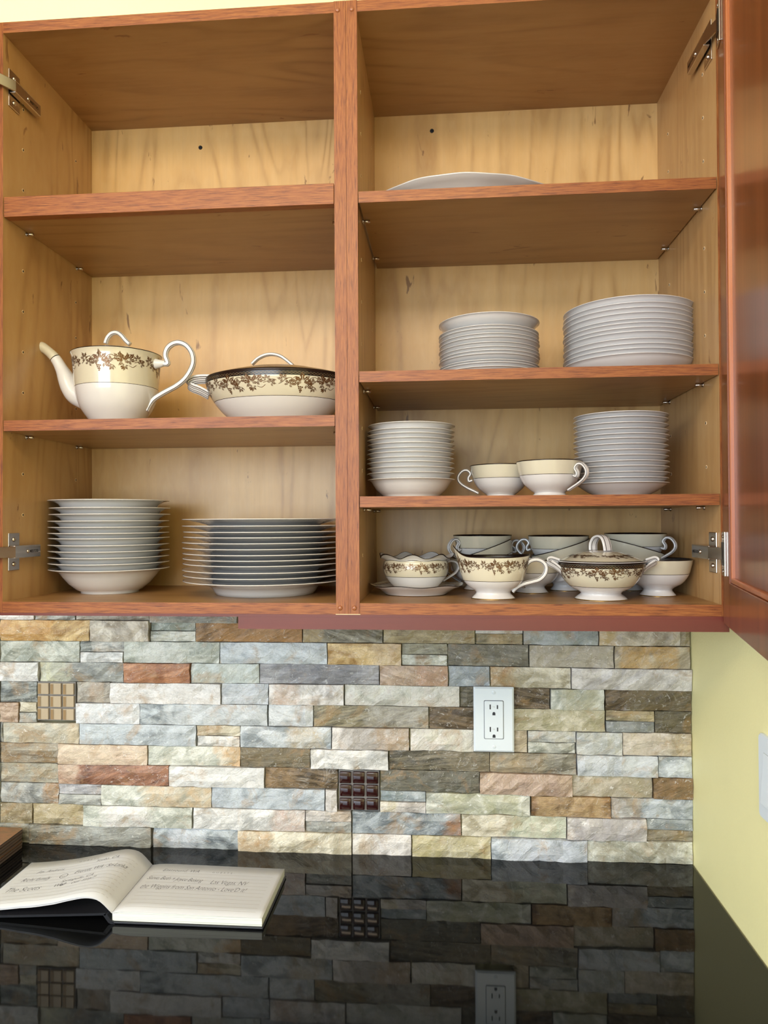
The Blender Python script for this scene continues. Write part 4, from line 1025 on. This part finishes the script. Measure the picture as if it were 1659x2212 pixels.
# spine strip: back board edge -> low fold -> front board edge
sec = [(x0-.009, .0158), (x0-.012, .0125), (x0-.004, .0020), (x0+.000, .0003), (x0+.006, .0003), (x0+.004, .0041), (x0+.0005, .0050), (x0-.0055, .0140)]
V = [Vector((a, y, b))-L0 for y in (y0-.003, y1+.003) for a, b in sec]; k = len(sec)
link('spine', pydata(V, [tuple(range(k-1, -1, -1)), tuple(range(k, 2*k))]+[(i, (i+1) % k, k+(i+1) % k, k+i) for i in range(k)]), 'cover', BK)
def write(parent, sf, W, H, s, fx, fy, size, ang=0.0, shear=.35, mat='ink', off=0.0, spc=1.0, name='handwriting', sq=1.0):
    V, F = text_mesh(s, size, shear, -size*.018, spc)
    ca, sa = math.cos(ang), math.sin(ang)
    out = []
    for v in V:
        a, b = v.x, v.y*sq
        out.append(sf(fx+(a*ca-b*sa)/W, fy+(a*sa+b*ca)/H, .00022))
    return link(name, pydata(out, F), mat, parent)
W_, H_ = x1-x0, y1-y0
def rules(parent, sf, o=.00016):
    V, F = [], []
    for k in range(11):
        fy = .10+.070*k; nx = 24
        st = len(V)
        for i in range(nx+1):
            fx = .06+.88*i/nx; V.append(sf(fx, fy, o)); V.append(sf(fx, fy+.0035, o))
        F += [(st+2*i, st+2*i+2, st+2*i+3, st+2*i+1) for i in range(nx)]
    link('ruled_lines', pydata(V, F), 'rule', parent)
rules(rp, right_surf); rules(lp, left_surf)
wr_ = lambda *a, **k: write(rp, right_surf, W_, H_, *a, **k)
wl_ = lambda *a, **k: write(lp, left_surf, x0-lx0, H_, *a, **k)
wr_('\u00b7 G U E S T S \u00b7', .47, .835, .0062, shear=0, name='printed_heading', spc=1.15)
wr_('Eastsound, WA', .12, .83, .0100, sq=1.3)
wr_('Steve, Beth + Joyce Beising', .05, .655, .0098, ang=-.045, sq=1.7, spc=.90)
wr_('Las Vegas, NV', .52, .605, .0112, sq=1.6, spc=.95)
wr_('the Wiggins from San Antonio - Love\'D it!', .05, .465, .0106, ang=.0, sq=1.8, spc=.96)
wl_('\u00b7 G U E S T S \u00b7', .42, .88, .0062, shear=0, name='printed_heading', spc=1.15)
wl_('Jay, Andreas', .16, .73, .0092, sq=1.3)
wl_('Yorba, CA', .60, .79, .0092, sq=1.4, ang=.06)
wl_('Richi family', .10, .54, .0108, sq=1.6)
wl_('Everett, WA / Sri-Lanka', .50, .60, .0100, sq=1.6, spc=.92, ang=.03)
wl_('The Scotts', .06, .33, .0145, sq=1.4, spc=.95)
wl_('Springville, CA', .46, .43, .0088, ang=.08, sq=1.4)
wl_('We     our stay!!', .43, .345, .0100, ang=.08, sq=1.4)
def stroke(parent, sf, pts, w, name):
    P = curl(pts, w); V, F = [], []
    for q in P:
        F.append(tuple(range(len(V), len(V)+4))); V += [sf(a, b, .00022) for a, b in q]
    link(name, pydata(V, F), 'ink', parent)
stroke(lp, left_surf, [(.43+.028*math.cos(a), .585+.045*math.sin(a)) for a in [i*.6 for i in range(12)]], .004, 'drawn_face')
stroke(lp, left_surf, [(.418, .575), (.43, .56), (.442, .575)], .004, 'drawn_face')
stroke(lp, left_surf, [(.500, .360), (.490, .395), (.480, .380), (.500, .350), (.520, .392), (.512, .405), (.500, .372)], .004, 'drawn_heart')
# ------------------------------------------------------------------ placemats
def rect_out(xa, xb, ya, yb, r, n=5):
    P = []
    for cx, cy, a0 in ((xb-r, yb-r, 0), (xa+r, yb-r, 90), (xa+r, ya+r, 180), (xb-r, ya+r, 270)):
        for k in range(n+1): a = R(a0+90*k/n); P.append((cx+r*math.cos(a), cy+r*math.sin(a)))
    return P
th = .0348/6
names = ['topmost', 'second', 'third', 'fourth', 'fifth', 'lowest']
for k in range(6):
    dx, dy = random.uniform(-.0012, .0008), random.uniform(-.001, 0)
    if k == 0: dx = dy = 0
    P = rect_out(-.1450, .1450, -.1100, .1100, .0085)
    n = len(P); zs = [0, .0006, th-.0014, th-.0009, th-.0001]; ms = [0, 1, 0, 0]
    V = []
    for q, z in enumerate(zs):
        sh = (.0008 if q == 0 else 0)
        V += [(p[0]*(1-sh/.14), p[1]*(1-sh/.11), z) for p in P]
    F = [tuple(range(n-1, -1, -1)), tuple(range(4*n, 5*n))]; mi = [0, 2]
    for q in range(4):
        F += [(q*n+i, q*n+(i+1) % n, (q+1)*n+(i+1) % n, (q+1)*n+i) for i in range(n)]; mi += [ms[q]]*n
    o = link('placemat', pydata(V, F, mi), ['matedge', 'matline', 'matprint'], None, False, (-.788-.145+dx, -.0115-.110+dy, .0001+(5-k)*th))
    tag(o, ('%s stone-printed placemat of the dark stack at the left on the worktop' if k == 0 else '%s dark-edged placemat in the stack at the left on the worktop') % names[k], 'placemat', 'stacked placemats')
